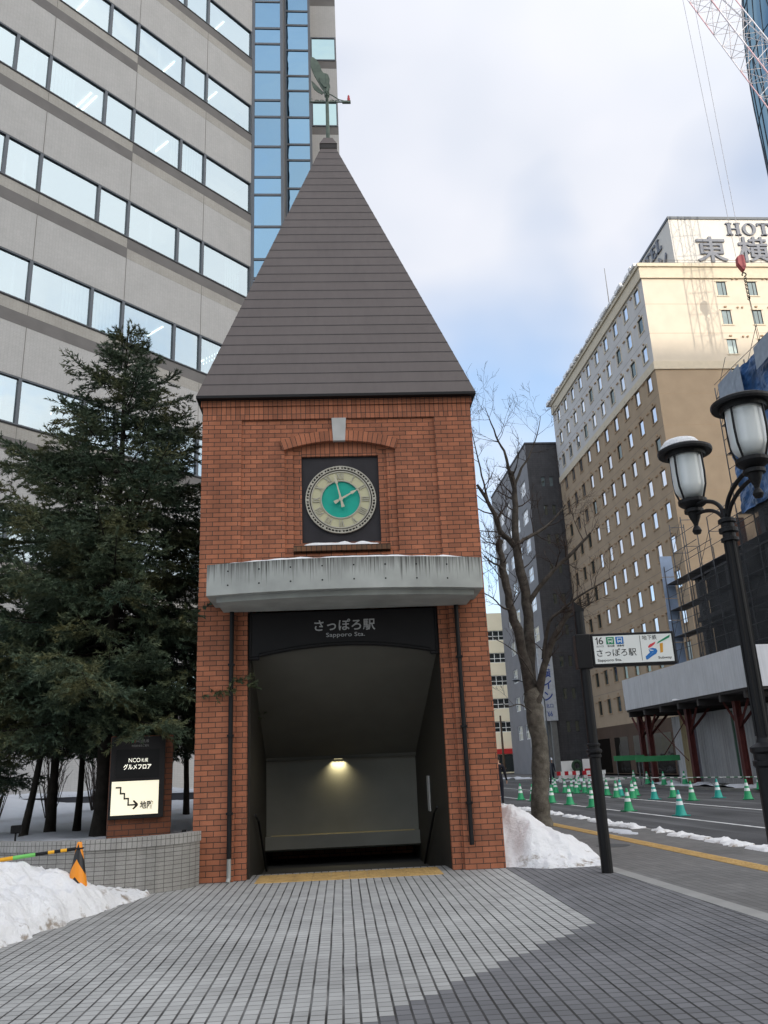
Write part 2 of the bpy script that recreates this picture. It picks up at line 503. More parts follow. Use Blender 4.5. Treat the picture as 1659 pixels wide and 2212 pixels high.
def snow_mat(name, col=(0.80, 0.80, 0.805), dirt=0.25, dscale=1.6, low=None):
    m, t, b = new_mat(name)
    b.inputs['Roughness'].default_value = 0.75
    b.inputs['Specular IOR Level'].default_value = 0.2
    b.inputs['Subsurface Weight'].default_value = 0.0
    tc = nd(t, 'ShaderNodeTexCoord')
    no = nd(t, 'ShaderNodeTexNoise'); no.inputs['Scale'].default_value = dscale; no.inputs['Detail'].default_value = 9; no.inputs['Roughness'].default_value = 0.68
    t.links.new(tc.outputs['Object'], no.inputs['Vector'])
    rp = nd(t, 'ShaderNodeValToRGB')
    rp.color_ramp.elements[0].position = 0.30; rp.color_ramp.elements[1].position = 0.40
    rp.color_ramp.elements[0].color = c4((0.30, 0.25, 0.20)); rp.color_ramp.elements[1].color = c4(col)
    fac = no.outputs['Fac']
    if low is not None:      # grit gathers along the foot of the heap
        sp = nd(t, 'ShaderNodeSeparateXYZ'); t.links.new(tc.outputs['Object'], sp.inputs[0])
        mr = nd(t, 'ShaderNodeMapRange'); mr.inputs['From Min'].default_value = 0.0; mr.inputs['From Max'].default_value = low
        mr.inputs['To Min'].default_value = -0.10; mr.inputs['To Max'].default_value = 0.10
        t.links.new(sp.outputs['Z'], mr.inputs[0])
        fac = mth(t, 'ADD', fac, mr.outputs[0])
    t.links.new(fac, rp.inputs[0])
    mx = nd(t, 'ShaderNodeMixRGB'); mx.inputs[0].default_value = dirt; mx.inputs[1].default_value = c4(col)
    t.links.new(rp.outputs[0], mx.inputs[2]); t.links.new(mx.outputs[0], b.inputs['Base Color'])
    n3 = nd(t, 'ShaderNodeTexNoise'); n3.inputs['Scale'].default_value = 18; n3.inputs['Detail'].default_value = 8; n3.inputs['Roughness'].default_value = 0.7
    t.links.new(tc.outputs['Object'], n3.inputs['Vector'])
    bp = nd(t, 'ShaderNodeBump'); bp.inputs['Strength'].default_value = 0.8; bp.inputs['Distance'].default_value = 0.05
    t.links.new(n3.outputs['Fac'], bp.inputs['Height']); t.links.new(bp.outputs[0], b.inputs['Normal'])
    return m

# ---------------------------------------------------------------- palette
ORANGE1, ORANGE2 = (0.45, 0.168, 0.090), (0.30, 0.117, 0.067)
m_brick = brick_mat('orange brick', ORANGE1, ORANGE2, (0.055, 0.045, 0.038), 0.21, 0.0805, 0.0055, bump=0.7, dirt=0.18)
m_soldier = brick_mat('upright brick', ORANGE1, ORANGE2, (0.055, 0.045, 0.038), 0.082, 0.245, 0.0055, offset=0.0, bump=0.7, dirt=0.18)
m_darkbrick = brick_mat('weathered sill brick', (0.20, 0.095, 0.05), (0.13, 0.08, 0.05), (0.04, 0.035, 0.03), 0.085, 0.12, 0.006, offset=0.0, bump=0.6, dirt=0.3)
m_pillarbrick = brick_mat('brown brick', (0.20, 0.075, 0.04), (0.15, 0.06, 0.035), (0.05, 0.04, 0.035), 0.21, 0.0805, 0.0055, bump=0.6)
m_tilewall = brick_mat('grey wall tile', (0.29, 0.28, 0.26), (0.335, 0.325, 0.305), (0.085, 0.082, 0.075), 0.122, 0.0575, 0.0035, offset=0.0, bump=0.5, dirt=0.15)
m_tilecap = brick_mat('grey capping tile', (0.33, 0.32, 0.30), (0.375, 0.365, 0.345), (0.095, 0.09, 0.085), 0.061, 0.14, 0.0035, offset=0.0, bump=0.5, dirt=0.12)
m_roof = M('brown roof metal', (0.112, 0.094, 0.089), 0.6, 0.3, 0.0, 0.06, 1.2, streak=0.06)
m_roofseam = M('roof seam', (0.030, 0.026, 0.026), 0.6, 0.3)
m_conc = M('stained concrete', (0.36, 0.37, 0.35), 0.85, 0.2, 0, 0.14, 2.4, bump=0.15, bscale=90, streak=0.35)
m_concplain = M('pale concrete', (0.42, 0.42, 0.41), 0.85, 0.2, 0, 0.08, 4, bump=0.1)
m_black = M('black metal', (0.009, 0.009, 0.010), 0.5, 0.22, 0, 0.15, 5)
m_fascia = M('dark bronze board', (0.014, 0.013, 0.014), 0.5, 0.25, 0, 0.1, 3)
m_letter = M('grey raised lettering', (0.42, 0.43, 0.44), 0.5, 0.4, 0, 0.05)
m_plaster = M('grey plaster', (0.125, 0.124, 0.110), 0.9, 0.1, 0, 0.06, 2)
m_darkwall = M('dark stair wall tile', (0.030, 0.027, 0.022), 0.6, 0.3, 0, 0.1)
m_clockgrey = M('clock stone grey', (0.40, 0.38, 0.32), 0.6, 0.3, 0, 0.06)
m_clockcream = M('clock cream glass', (0.48, 0.46, 0.30), 0.5, 0.3, 0, 0.06)
m_teal = M('clock teal', (0.005, 0.33, 0.25), 0.45, 0.35, 0, 0.08, 6)
m_clockplate = M('clock backing plate', (0.022, 0.020, 0.024), 0.5, 0.3, 0, 0.25, 3)
m_verd = M('green patina', (0.115, 0.15, 0.122), 0.7, 0.3, 0.0, 0.25, 8)
m_red = M('red plastic', (0.45, 0.02, 0.03), 0.4, 0.4)
m_white = M('white paint', (0.78, 0.78, 0.76), 0.5, 0.3, 0, 0.04)
m_snow = snow_mat('clean snow', dirt=0.10)
m_snowdirty = snow_mat('roadside snow', dirt=0.95, low=0.38, dscale=3.2)
m_snowgrey = snow_mat('garden snow with painted shade', (0.58, 0.60, 0.64), dirt=0.55, dscale=0.8)  # shade is put into the darker blue-grey base; the dirt is real
m_yellow = M('yellow tactile tile', (0.50, 0.33, 0.13), 0.8, 0.2, 0, 0.15, 5, bump=0.3, bscale=40)
m_asphalt = M('asphalt', (0.066, 0.066, 0.068), 0.85, 0.2, 0, 0.30, 0.35, bump=0.3, bscale=120)
def add_tracks(m):     # dried salt and slush drawn out along the lanes
    t = m.node_tree; b = t.nodes['Principled BSDF']
    src = b.inputs['Base Color'].links[0].from_socket
    tc = nd(t, 'ShaderNodeTexCoord'); mp = nd(t, 'ShaderNodeMapping'); mp.inputs['Scale'].default_value = (1.1, 0.05, 1)
    t.links.new(tc.outputs['Object'], mp.inputs[0])
    n = nd(t, 'ShaderNodeTexNoise'); n.inputs['Scale'].default_value = 1.0; n.inputs['Detail'].default_value = 7; n.inputs['Roughness'].default_value = 0.65
    t.links.new(mp.outputs[0], n.inputs['Vector'])
    r = nd(t, 'ShaderNodeMapRange'); r.inputs['From Min'].default_value = 0.52; r.inputs['From Max'].default_value = 0.75; r.inputs['To Max'].default_value = 0.45
    t.links.new(n.outputs['Fac'], r.inputs[0])
    mx = nd(t, 'ShaderNodeMixRGB'); mx.inputs[2].default_value = (0.26, 0.26, 0.265, 1)
    t.links.new(r.outputs[0], mx.inputs[0]); t.links.new(src, mx.inputs[1]); t.links.new(mx.outputs[0], b.inputs['Base Color'])
add_tracks(m_asphalt)
m_line = M('worn road paint', (0.55, 0.55, 0.54), 0.8, 0.2, 0, 0.25, 3)
m_kerb = M('kerb stone', (0.20, 0.20, 0.19), 0.85, 0.2, 0, 0.15, 2)
m_strip = M('concrete edging', (0.27, 0.265, 0.25), 0.85, 0.2, 0, 0.15, 1.5, bump=0.15)
m_ground = M('dark ground', (0.09, 0.09, 0.088), 0.9, 0.1, 0, 0.2, 0.2)
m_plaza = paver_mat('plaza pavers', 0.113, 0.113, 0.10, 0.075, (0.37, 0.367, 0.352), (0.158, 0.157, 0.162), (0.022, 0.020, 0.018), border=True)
m_walk = paver_mat('pavement pavers', 0.113, 0.226, 0.05, 0.03, (0.150, 0.145, 0.138), (0.2, 0.2, 0.2), (0.06, 0.058, 0.055))
m_bark = M('grey bark', (0.115, 0.105, 0.088), 0.95, 0.1, 0, 0.4, 7, bump=0.8, bscale=25)
m_limb = M('dark limb bark', (0.066, 0.058, 0.050), 0.95, 0.1, 0, 0.4, 7, bump=0.8, bscale=25)
m_twig = M('twig bark', (0.055, 0.043, 0.037), 0.9, 0.1, 0, 0.2)
m_darkbark = M('dark bark', (0.030, 0.026, 0.022), 0.95, 0.1, 0, 0.3, 6, bump=0.6, bscale=30)

# ================================================================ SETTING: ground, plaza, street
TH = R(3.5)                                   # the entrance tower and the plaza paving
TO = Vector((-3.117, 13.41, 0))
TU = Vector((math.cos(TH), math.sin(TH), 0)); TV = Vector((-math.sin(TH), math.cos(TH), 0))
ST = R(6.5)                                   # the street: s runs away from the viewer, t to the right
SS = Vector((-math.sin(ST), math.cos(ST), 0)); SN = Vector((math.cos(ST), math.sin(ST), 0))
def S(s, t, z=0.0): return SS * s + SN * t + Vector((0, 0, z))
def toT(p):
    d = Vector(p) - TO
    return (d.dot(TU), d.dot(TV))

g = MB(); g.poly([(-1500, -1500, -0.14), (1500, -1500, -0.14), (1500, 2500, -0.14), (-1500, 2500, -0.14)])
tag(g.build('ground', m_ground), 'dark city ground reaching far beyond the street', 'ground', kind='structure')

# plaza: built in the tower's frame so that the paving pattern is square to the tower
TE = 4.43
def clip_t(pts):
    """keep the part left of the concrete edging (t <= TE); pts are (u, v)"""
    def tt(p):
        w = TO + TU * p[0] + TV * p[1]
        return w.dot(SN) - TE
    out = []
    for a, b in zip(pts, pts[1:] + pts[:1]):
        ta, tb = tt(a), tt(b)
        if ta <= 0: out.append(a)
        if ta * tb < 0:
            k = ta / (ta - tb)
            out.append((a[0] + (b[0] - a[0]) * k, a[1] + (b[1] - a[1]) * k))
    return out
g = MB()
for q in ([(-40, -45), (40, -45), (40, 0.75), (-40, 0.75)], [(-40, 0.75), (0.8, 0.75), (0.8, 60), (-40, 60)],
          [(3.95, 0.75), (40, 0.75), (40, 60), (3.95, 60)], [(0.8, 4.6), (3.95, 4.6), (3.95, 60), (0.8, 60)]):
    q = clip_t(q)
    if len(q) > 2: g.poly([(a, b, 0) for a, b in q])
tag(g.build('plaza_pavement', m_plaza, None, TO, TH), 'plaza paving in light grey blocks with a stepped border to darker grey', 'pavement', kind='structure')

def strip_obj(name, t0, t1, s0, s1, z, mat, label, cat, thick=0.0, n=1):
    o = MB()
    if thick: o.box(t0, t1, s0, s1, z - thick, z)
    else: o.poly([(t0, s0, z), (t1, s0, z), (t1, s1, z), (t0, s1, z)])
    return tag(o.build(name, mat, None, (0, 0, 0), ST), label, cat, kind='structure')
strip_obj('pavement_edging', TE, 4.64, -60, 200, 0.004, m_strip, 'pale concrete edging between plaza and pavement', 'edging', 0.1)
strip_obj('pavement', 4.64, 7.62, -60, 220, 0.0, m_walk, 'dark paved footway along the street', 'pavement')
strip_obj('kerb', 7.62, 7.78, -60, 220, 0.006, m_kerb, 'stone kerb between footway and road', 'kerb', 0.2)
strip_obj('road', 7.78, 19.2, -80, 400, -0.12, m_asphalt, 'dark asphalt road with worn white lines', 'road')
strip_obj('far_kerb', 19.2, 19.36, -60, 400, 0.006, m_kerb, 'stone kerb on the far side of the road', 'kerb', 0.2)
strip_obj('far_pavement', 19.36, 27.0, -60, 400, 0.0, m_walk, 'footway on the far side of the road', 'pavement')
o = MB()
for s0, s1 in ((-20, 62), (66, 74), (80, 88)):
    o.poly([(10.86, s0, -0.116), (10.99, s0, -0.116), (10.05, s1, -0.116), (9.92, s1, -0.116)])
for s0, s1 in ((-20, 40), (46, 100)):
    o.poly([(13.62, s0, -0.116), (13.76, s0, -0.116), (13.66, s1, -0.116), (13.52, s1, -0.116)])
tag(o.build('road_marking', m_line, None, (0, 0, 0), ST), 'worn white lane lines painted on the asphalt', 'road marking', kind='structure')
# yellow tactile line on the footway (ribbed tiles, real ridges)
o = MB()
L0 = S(-8, 0); a7 = R(7.3)
for k in range(150):
    s = -6 + k * 0.3
    o.box(6.20 + 0.0, 6.50, s, s + 0.296, 0.0, 0.008)
    for j in range(4):
        o.box(6.23 + j * 0.066, 6.264 + j * 0.066, s + 0.01, s + 0.286, 0.008, 0.013)
tp = o.build('tactile_line', m_yellow, None, S(0, 0.06), R(6.6))
tag(tp, 'worn yellow tactile line running along the footway', 'tactile paving', kind='structure')

# tactile strip at the head of the stairs
o = MB()
for i in range(10):
    for j in range(3):
        u0, v0 = 0.97 + i * 0.2785, -0.36 + j * 0.3
        o.box(u0, u0 + 0.274, v0, v0 + 0.296, 0.0, 0.008)
        for k in range(4):
            o.box(u0 + 0.022 + k * 0.064, u0 + 0.056 + k * 0.064, v0 + 0.012, v0 + 0.284, 0.008, 0.013)
tag(o.build('tactile_strip', m_yellow, None, TO, TH), 'yellow tactile strip across the head of the subway stairs', 'tactile paving', kind='structure')

# ================================================================ SUBWAY ENTRANCE TOWER
W = 4.753
tower = thing('station_entrance', 'orange brick subway entrance tower with steep brown pyramid roof and clock', 'station entrance', TO, TH)
ZE = 7.86
# ---- brick walls
b = MB()
b.box(0, 0.62, 0, 4.75, 0, 4.2)
b.box(0.62, 0.80, 0.08, 4.75, 0, 4.2)
b.box(4.13, W, 0, 4.75, 0, 4.2)
b.box(3.95, 4.13, 0.08, 4.75, 0, 4.2)
b.box(0.80, 3.95, 4.55, 4.75, -3.5, 4.2)
# upper block: sides/back and core, then the layered front
b.box(0, W, 0.165, 4.75, 4.2, ZE)
b.box(0, 0.68, 0, 0.165, 4.2, 7.50)
b.box(4.085, W, 0, 0.165, 4.2, 7.50)
b.box(0, W, 0.0, 0.165, 7.745, ZE - 0.115)
AC, AR = (2.385, 4.112), 2.963
def za(u, r=AR): return AC[1] + math.sqrt(max(0, r * r - (u - AC[0]) ** 2))
b.box(0.68, 1.425, 0.035, 0.165, 4.2, 7.50)
b.box(3.36, 4.085, 0.035, 0.165, 4.2, 7.50)
b.box(1.425, 3.36, 0.035, 0.165, 4.2, 5.03)
NA = 20
for i in range(NA):                       # panel above the arch
    u0 = 1.425 + (3.36 - 1.425) * i / NA; u1 = 1.425 + (3.36 - 1.425) * (i + 1) / NA
    b.poly([(u0, 0.035, za(u0)), (u1, 0.035, za(u1)), (u1, 0.035, 7.5), (u0, 0.035, 7.5)])
    b.poly([(u0, 0.035, za(u0)), (u1, 0.035, za(u1)), (u1, 0.12, za(u1)), (u0, 0.12, za(u0))])
# stepped surround of the clock
b.box(1.425, 1.575, 0.07, 0.165, 5.03, za(1.44) + 0.05)
b.box(3.21, 3.36, 0.07, 0.165, 5.03, za(3.34) + 0.05)
b.box(1.575, 1.715, 0.10, 0.165, 5.03, 7.0)
b.box(3.065, 3.21, 0.10, 0.165, 5.03, 7.0)
b.box(1.715, 3.065, 0.10, 0.165, 5.03, 5.245)
wall = b.build('brick_wall', m_brick, tower)
# ---- upright (soldier) courses
b = MB()
b.box(-0.004, W + 0.004, -0.004, 0.164, 7.50, 7.742)
b.box(-0.03, W + 0.03, -0.03, 0.30, ZE - 0.113, ZE - 0.002)
for i in range(NA):
    u0 = 1.715 + 1.35 * i / NA; u1 = 1.715 + 1.35 * (i + 1) / NA
    b.poly([(u0, 0.10, 6.82), (u1, 0.10, 6.82), (u1, 0.10, za(u1) - 0.002), (u0, 0.10, za(u0) - 0.002)])
b.poly([(1.715, 0.10, 6.82), (3.065, 0.10, 6.82), (3.065, 0.16, 6.82), (1.715, 0.16, 6.82)])
b.build('upright_brick_course', m_soldier, tower)
# ---- arch ring of upright bricks
b = MB()
r0, r1 = AR, AR + 0.19
a0 = math.asin((1.407 - AC[0]) / AR); a1 = -a0
n = 26
for i in range(n):
    p, q = a0 + (a1 - a0) * i / n, a0 + (a1 - a0) * (i + 1) / n
    P = lambda a, r, y: (AC[0] + math.sin(a) * r, y, AC[1] + math.cos(a) * r)
    ua, ub = p * AR, q * AR
    b.poly([P(p, r0, -.005), P(q, r0, -.005), P(q, r1, -.005), P(p, r1, -.005)], uv=[(ua, .01), (ub, .01), (ub, .2), (ua, .2)])
    b.poly([P(p, r0, -.005), P(q, r0, -.005), P(q, r0, .10), P(p, r0, .10)], uv=[(ua, .01), (ub, .01), (ub, .1), (ua, .1)])
    b.poly([P(p, r1, -.005), P(q, r1, -.005), P(q, r1, .04), P(p, r1, .04)], uv=[(ua, .01), (ub, .01), (ub, .1), (ua, .1)])
for a in (a0, a1):
    b.poly([P(a, r0, -.005), P(a, r1, -.005), P(a, r1, .04), P(a, r0, .04)])
b.build('brick_arch', m_soldier, tower)
b = MB(); b.prism([(2.279, 7.06), (2.492, 7.06), (2.519, 7.497), (2.262, 7.497)], -0.03, 0.05, 'y')
bevel(b.build('keystone', m_concplain, tower), 0.008)
b = MB(); b.box(1.57, 3.21, -0.03, 0.12, 5.075, 5.17)
b.build('brick_sill', m_darkbrick, tower)
# ---- roof: stepped courses of sheet metal, each lapping the one below
b = MB()
cu, cv = 2.34, 2.375
e0 = (-0.095, W + 0.09, -0.15, 4.90)
ztop = 15.27
NR = 31
def ring(k, off=0.0):
    hu = 0.155
    return (e0[0] + (cu - hu - e0[0]) * k - off, e0[1] + (cu + hu - e0[1]) * k + off, e0[2] + (cv - hu - e0[2]) * k - off, e0[3] + (cv + hu - e0[3]) * k + off)
def rect(r, z): return [(r[0], r[2], z), (r[1], r[2], z), (r[1], r[3], z), (r[0], r[3], z)]
A, B = rect(ring(0), ZE + 0.05), rect(ring(1), ztop)
for j in range(4): b.poly([A[j], A[(j + 1) % 4], B[(j + 1) % 4], B[j]])
for i in range(1, NR):                   # thin lapped seams
    k0, k1 = i / NR, i / NR + 0.0022
    zA, zB = ZE + 0.05 + (ztop - ZE - 0.05) * k0, ZE + 0.05 + (ztop - ZE - 0.05) * k1
    A, B, C_ = rect(ring(k0, 0.0035), zA), rect(ring(k1, 0.0035), zB), rect(ring(k1 + 0.0006, 0.0), zB + 0.004)
    for j in range(4):
        j2 = (j + 1) % 4
        b.poly([A[j], A[j2], B[j2], B[j]], 1); b.poly([B[j], B[j2], C_[j2], C_[j]], 0)
roof = b.build('roof', [m_roof, m_roofseam], tower)
b = MB(); r_ = ring(0, 0.004)
b.box(r_[0], r_[1], r_[2], r_[3], ZE, ZE + 0.049)
b.build('eave', m_black, roof)
b = MB()
b.box(cu - 0.19, cu + 0.19, cv - 0.19, cv + 0.19, ztop - 0.07, ztop + 0.06, 1)
A = rect((cu - 0.2, cu + 0.2, cv - 0.2, cv + 0.2), ztop + 0.06); B = rect((cu - 0.1, cu + 0.1, cv - 0.1, cv + 0.1), ztop + 0.30)
for j in range(4): b.poly([A[j], A[(j + 1) % 4], B[(j + 1) % 4], B[j]])
b.poly(B)
b.build('roof_cap', [m_roof, m_roofseam], roof)
# ---- concrete canopy with a bowed front
b = MB()
def bow(u0, u1, v0, sag, n=24):
    return [(u0 + (u1 - u0) * i / n, v0 - sag * (1 - (2 * i / n - 1) ** 2)) for i in range(n + 1)]
fr = bow(0.285, 4.56, -0.98, 0.27)
pl = fr + [(4.56, -0.004), (0.285, -0.004)]
b.prism(pl, 4.16, 4.645, 'z')
fr2 = bow(0.42, 4.43, -0.86, 0.26)
b.prism(fr2 + [(4.43, -0.004), (0.42, -0.004)], 4.075, 4.16, 'z', 0)
# tie-bolt holes
for u in [0.62 + i * 0.482 for i in range(8)]:
    k = (u - 0.285) / (4.56 - 0.285)
    v = -0.98 - 0.27 * (1 - (2 * k - 1) ** 2)
    for z in (4.30, 4.52):
        b.poly([(u + 0.013 * math.cos(a), v - 0.004, z + 0.013 * math.sin(a)) for a in [2 * math.pi * i / 10 for i in range(10)]], 1)
# canopy material: drips run down from the top edge
m_canopy, t, bs = new_mat('drip stained concrete')
bs.inputs['Roughness'].default_value = 0.85; bs.inputs['Specular IOR Level'].default_value = 0.2
tc = nd(t, 'ShaderNodeTexCoord'); sp = nd(t, 'ShaderNodeSeparateXYZ'); t.links.new(tc.outputs['Object'], sp.inputs[0])
mp = nd(t, 'ShaderNodeMapping'); mp.inputs['Scale'].default_value = (30, 4, 0.55); t.links.new(tc.outputs['Object'], mp.inputs[0])
no = nd(t, 'ShaderNodeTexNoise'); no.inputs['Scale'].default_value = 1.6; no.inputs['Detail'].default_value = 5; t.links.new(mp.outputs[0], no.inputs['Vector'])
mr = nd(t, 'ShaderNodeMapRange'); mr.inputs['From Min'].default_value = 4.18; mr.inputs['From Max'].default_value = 4.66
mr.inputs['To Min'].default_value = -0.26; mr.inputs['To Max'].default_value = 0.16; t.links.new(sp.outputs['Z'], mr.inputs[0])
ss = mth(t, 'ADD', no.outputs['Fac'], mr.outputs[0])
rp = nd(t, 'ShaderNodeValToRGB'); rp.color_ramp.elements[0].position = 0.46; rp.color_ramp.elements[1].position = 0.70
rp.color_ramp.elements[0].color = c4((0.37, 0.385, 0.365)); rp.color_ramp.elements[1].color = c4((0.10, 0.10, 0.092)); t.links.new(ss, rp.inputs[0])
n2 = nd(t, 'ShaderNodeTexNoise'); n2.inputs['Scale'].default_value = 2.2; n2.inputs['Detail'].default_value = 8; t.links.new(tc.outputs['Object'], n2.inputs['Vector'])
r2 = nd(t, 'ShaderNodeMapRange'); r2.inputs['From Min'].default_value = 0.3; r2.inputs['From Max'].default_value = 0.7; r2.inputs['To Min'].default_value = 0.80; r2.inputs['To Max'].default_value = 1.12
t.links.new(n2.outputs['Fac'], r2.inputs[0])
mx = nd(t, 'ShaderNodeMixRGB', blend_type='MULTIPLY'); mx.inputs[0].default_value = 1; t.links.new(rp.outputs[0], mx.inputs[1]); t.links.new(r2.outputs[0], mx.inputs[2])
t.links.new(mx.outputs[0], bs.inputs['Base Color'])
canopy = b.build('canopy', [m_canopy, m_black], tower)

# ---- name board in the head of the doorway
b = MB()
def zb(u):                                # lower edge of the board
    if u < 0.985 or u > 3.80: return 3.30
    k = (u - 0.985) / (3.80 - 0.985)
    return 3.345 + 0.145 * (1 - (2 * k - 1) ** 2)
us = [0.805, 0.984] + [0.986 + (3.799 - 0.986) * i / 24 for i in range(25)] + [3.801, 3.948]
b.prism([(u, zb(u)) for u in us] + [(3.948, 4.07), (0.805, 4.07)], 0.125, 0.19, 'y')
board = b.build('name_board', m_fascia, tower)
b = MB()
for u0, u1 in zip(us[:-1], us[1:]):
    for dz in (0.012, 0.055):
        b.tube([(u0, 0.122, zb(u0) + dz), (u1, 0.122, zb(u1) + dz)], 0.008, 4)
for u in (0.822, 0.862, 3.892, 3.932): b.tube([(u, 0.122, 3.31), (u, 0.122, 4.06)], 0.008, 4)
b.build('board_moulding', m_black, board)
text_obj('さっぽろ駅', 'lettering', m_letter, board, 1.895, 3.735, 1.005, 0.195, 0.125, 0.012, 0.012)
text_obj('Sapporo Sta.', 'lettering', m_letter, board, 2.085, 3.618, 0.64, 0.088, 0.125, 0.008, 0.0)
# ---- downpipes
for u, zlo in ((0.56, 0.33), (4.245, 0.36)):
    b = MB()
    b.tube([(u, -0.055, 4.07), (u, -0.055, zlo)], 0.037, 10)
    for z in (3.2, 2.1, 0.95): b.box(u - 0.05, u + 0.05, -0.10, 0.0, z, z + 0.035)
    dp = b.build('downpipe', m_black, tower)
    if u < 1:
        b = MB(); b.tube([(u, -0.055, zlo), (u, -0.055, 0.06), (u - 0.01, -0.10, 0.0)], 0.033, 10)
        b.build('pipe_foot', m_conc, dp)
# ---- stairwell
b = MB()
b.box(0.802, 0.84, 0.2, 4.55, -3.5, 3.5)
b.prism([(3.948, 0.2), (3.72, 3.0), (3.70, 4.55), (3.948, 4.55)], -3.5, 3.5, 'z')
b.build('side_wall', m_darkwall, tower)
b = MB()
b.prism([(0.19, 3.50), (3.02, 1.80), (3.02, 1.74), (3.3, 1.74), (3.3, 4.06), (0.19, 4.06)], 0.841, 3.94, 'x')
b.build('sloping_ceiling', m_plaster, tower)
b = MB()
b.box(0.842, 3.715, 3.14, 3.24, 0.40, 1.738)
b.prism([(2.93, 0.40), (3.24, 0.40), (3.24, 0.14), (3.05, 0.13), (2.93, 0.17)], 0.842, 3.715, 'x')
b.build('head_wall', M('pale plaster', (0.24, 0.24, 0.215), 0.9, 0.1, 0, 0.06, 2), tower)
b = MB(); b.box(0.95, 3.62, 2.985, 3.02, 0.4005, 0.413)
b.build('ledge_painted_glow', emit_mat('painted ledge glow', (0.30, 0.24, 0.11), 0.12), tower)  # emission imitates lamplight catching the ledge top; the strip is no lamp
b = MB()
pl = [(0.75, -0.01)]
v, z = 0.75, -0.01
for i in range(13):
    z -= 0.165; pl.append((v, z)); v += 0.285; pl.append((v, z))
pl += [(4.55, z), (4.55, -3.5), (0.75, -3.5)]
b.prism(pl, 0.842, 3.94, 'x')
b.build('stair', m_kerb, tower)
for xa, xb in ((0.90, 0.90), (3.80, 3.66)):
    b = MB(); b.tube([(xa, 0.5, 0.9), (xa, 1.0, 0.8), (xb, 4.2, -1.2)], 0.02, 8)
    b.build('handrail', m_black, tower)
b = MB(); b.box(2.14, 2.30, 3.06, 3.11, 1.735, 1.74); 
lampo = b.build('downlight', emit_mat('downlight glow', (1.0, 0.88, 0.50), 0.9), tower)
ld = bpy.data.lights.new('downlight_lamp', 'AREA'); ld.shape = 'RECTANGLE'; ld.size = 0.26; ld.size_y = 0.07; ld.energy = 3.6; ld.color = (1.0, 0.86, 0.50); ld.spread = R(120)
lo = bpy.data.objects.new('downlight_lamp', ld); COL.objects.link(lo); lo.parent = tower; lo.location = (2.22, 3.085, 1.708)
b = MB(); b.box(3.80, 3.83, 1.72, 2.2, 0.78, 1.37)
b.build('notice_board', m_concplain, tower, (0.0, 0, 0))
# ---- clock
b = MB(); b.box(1.70, 3.08, 0.150, 0.163, 5.2, 6.85)
clock = b.build('clock', m_clockplate, tower)
CC = (2.39, 6.02)
def cpt(r, deg, y): return (CC[0] + r * math.sin(R(deg)), y, CC[1] + r * math.cos(R(deg)))
def annulus(mb, r0, r1, y, yb, n=72, mat=0):
    for i in range(n):
        p, q = 360 * i / n, 360 * (i + 1) / n
        mb.poly([cpt(r0, p, y), cpt(r0, q, y), cpt(r1, q, y), cpt(r1, p, y)], mat)
        mb.poly([cpt(r1, p, y), cpt(r1, q, y), cpt(r1, q, yb), cpt(r1, p, yb)], mat)
        if r0 > 0: mb.poly([cpt(r0, p, y), cpt(r0, q, y), cpt(r0, q, yb), cpt(r0, p, yb)], mat)
def cbar(mb, r0, r1, deg, w0, w1, y, yb, off0=0.0, off1=0.0):
    d = Vector((math.sin(R(deg)), 0, math.cos(R(deg)))); s_ = Vector((d.z, 0, -d.x))
    c0 = Vector((CC[0], 0, CC[1])) + d * r0 + s_ * off0; c1 = Vector((CC[0], 0, CC[1])) + d * r1 + s_ * off1
    q = [c0 - s_ * w0, c0 + s_ * w0, c1 + s_ * w1, c1 - s_ * w1]
    mb.prism([(a.x, a.z) for a in q], y, yb, 'y')
b = MB(); annulus(b, 0.593, 0.613, 0.10, 0.149); annulus(b, 0.543, 0.560, 0.10, 0.149)
for i in range(60):
    w = 0.020 if i % 5 == 0 else 0.0085
    cbar(b, 0.558, 0.595, i * 6, w, w * 1.06, 0.102, 0.148)
b.build('minute_ring', m_clockgrey, clock)
b = MB(); annulus(b, 0.34, 0.52, 0.128, 0.149); b.build('cream_ring', m_clockcream, clock)
b = MB(); annulus(b, 0.332, 0.352, 0.112, 0.149); annulus(b, 0.503, 0.524, 0.112, 0.149)
roman = ['XII', 'I', 'II', 'III', 'IIII', 'V', 'VI', 'VII', 'VIII', 'IX', 'X', 'XI']
for h, s_ in enumerate(roman):
    wd = {'I': 0.032, 'V': 0.06, 'X': 0.066}
    tot = sum(wd[ch] for ch in s_); x = -tot / 2
    for ch in s_:
        c = x + wd[ch] / 2; x += wd[ch]
        if ch == 'I': cbar(b, 0.372, 0.488, h * 30, 0.007, 0.007, 0.114, 0.127, c, c)
        elif ch == 'V':
            cbar(b, 0.372, 0.488, h * 30, 0.006, 0.009, 0.114, 0.127, c, c - 0.022); cbar(b, 0.372, 0.488, h * 30, 0.004, 0.005, 0.1145, 0.127, c, c + 0.022)
        else:
            cbar(b, 0.372, 0.488, h * 30, 0.009, 0.009, 0.114, 0.127, c + 0.024, c - 0.024); cbar(b, 0.372, 0.488, h * 30, 0.005, 0.005, 0.1145, 0.127, c - 0.024, c + 0.024)
b.build('numerals', m_clockgrey, clock)
b = MB(); annulus(b, 0.0, 0.334, 0.138, 0.149); b.build('teal_face', m_teal, clock)
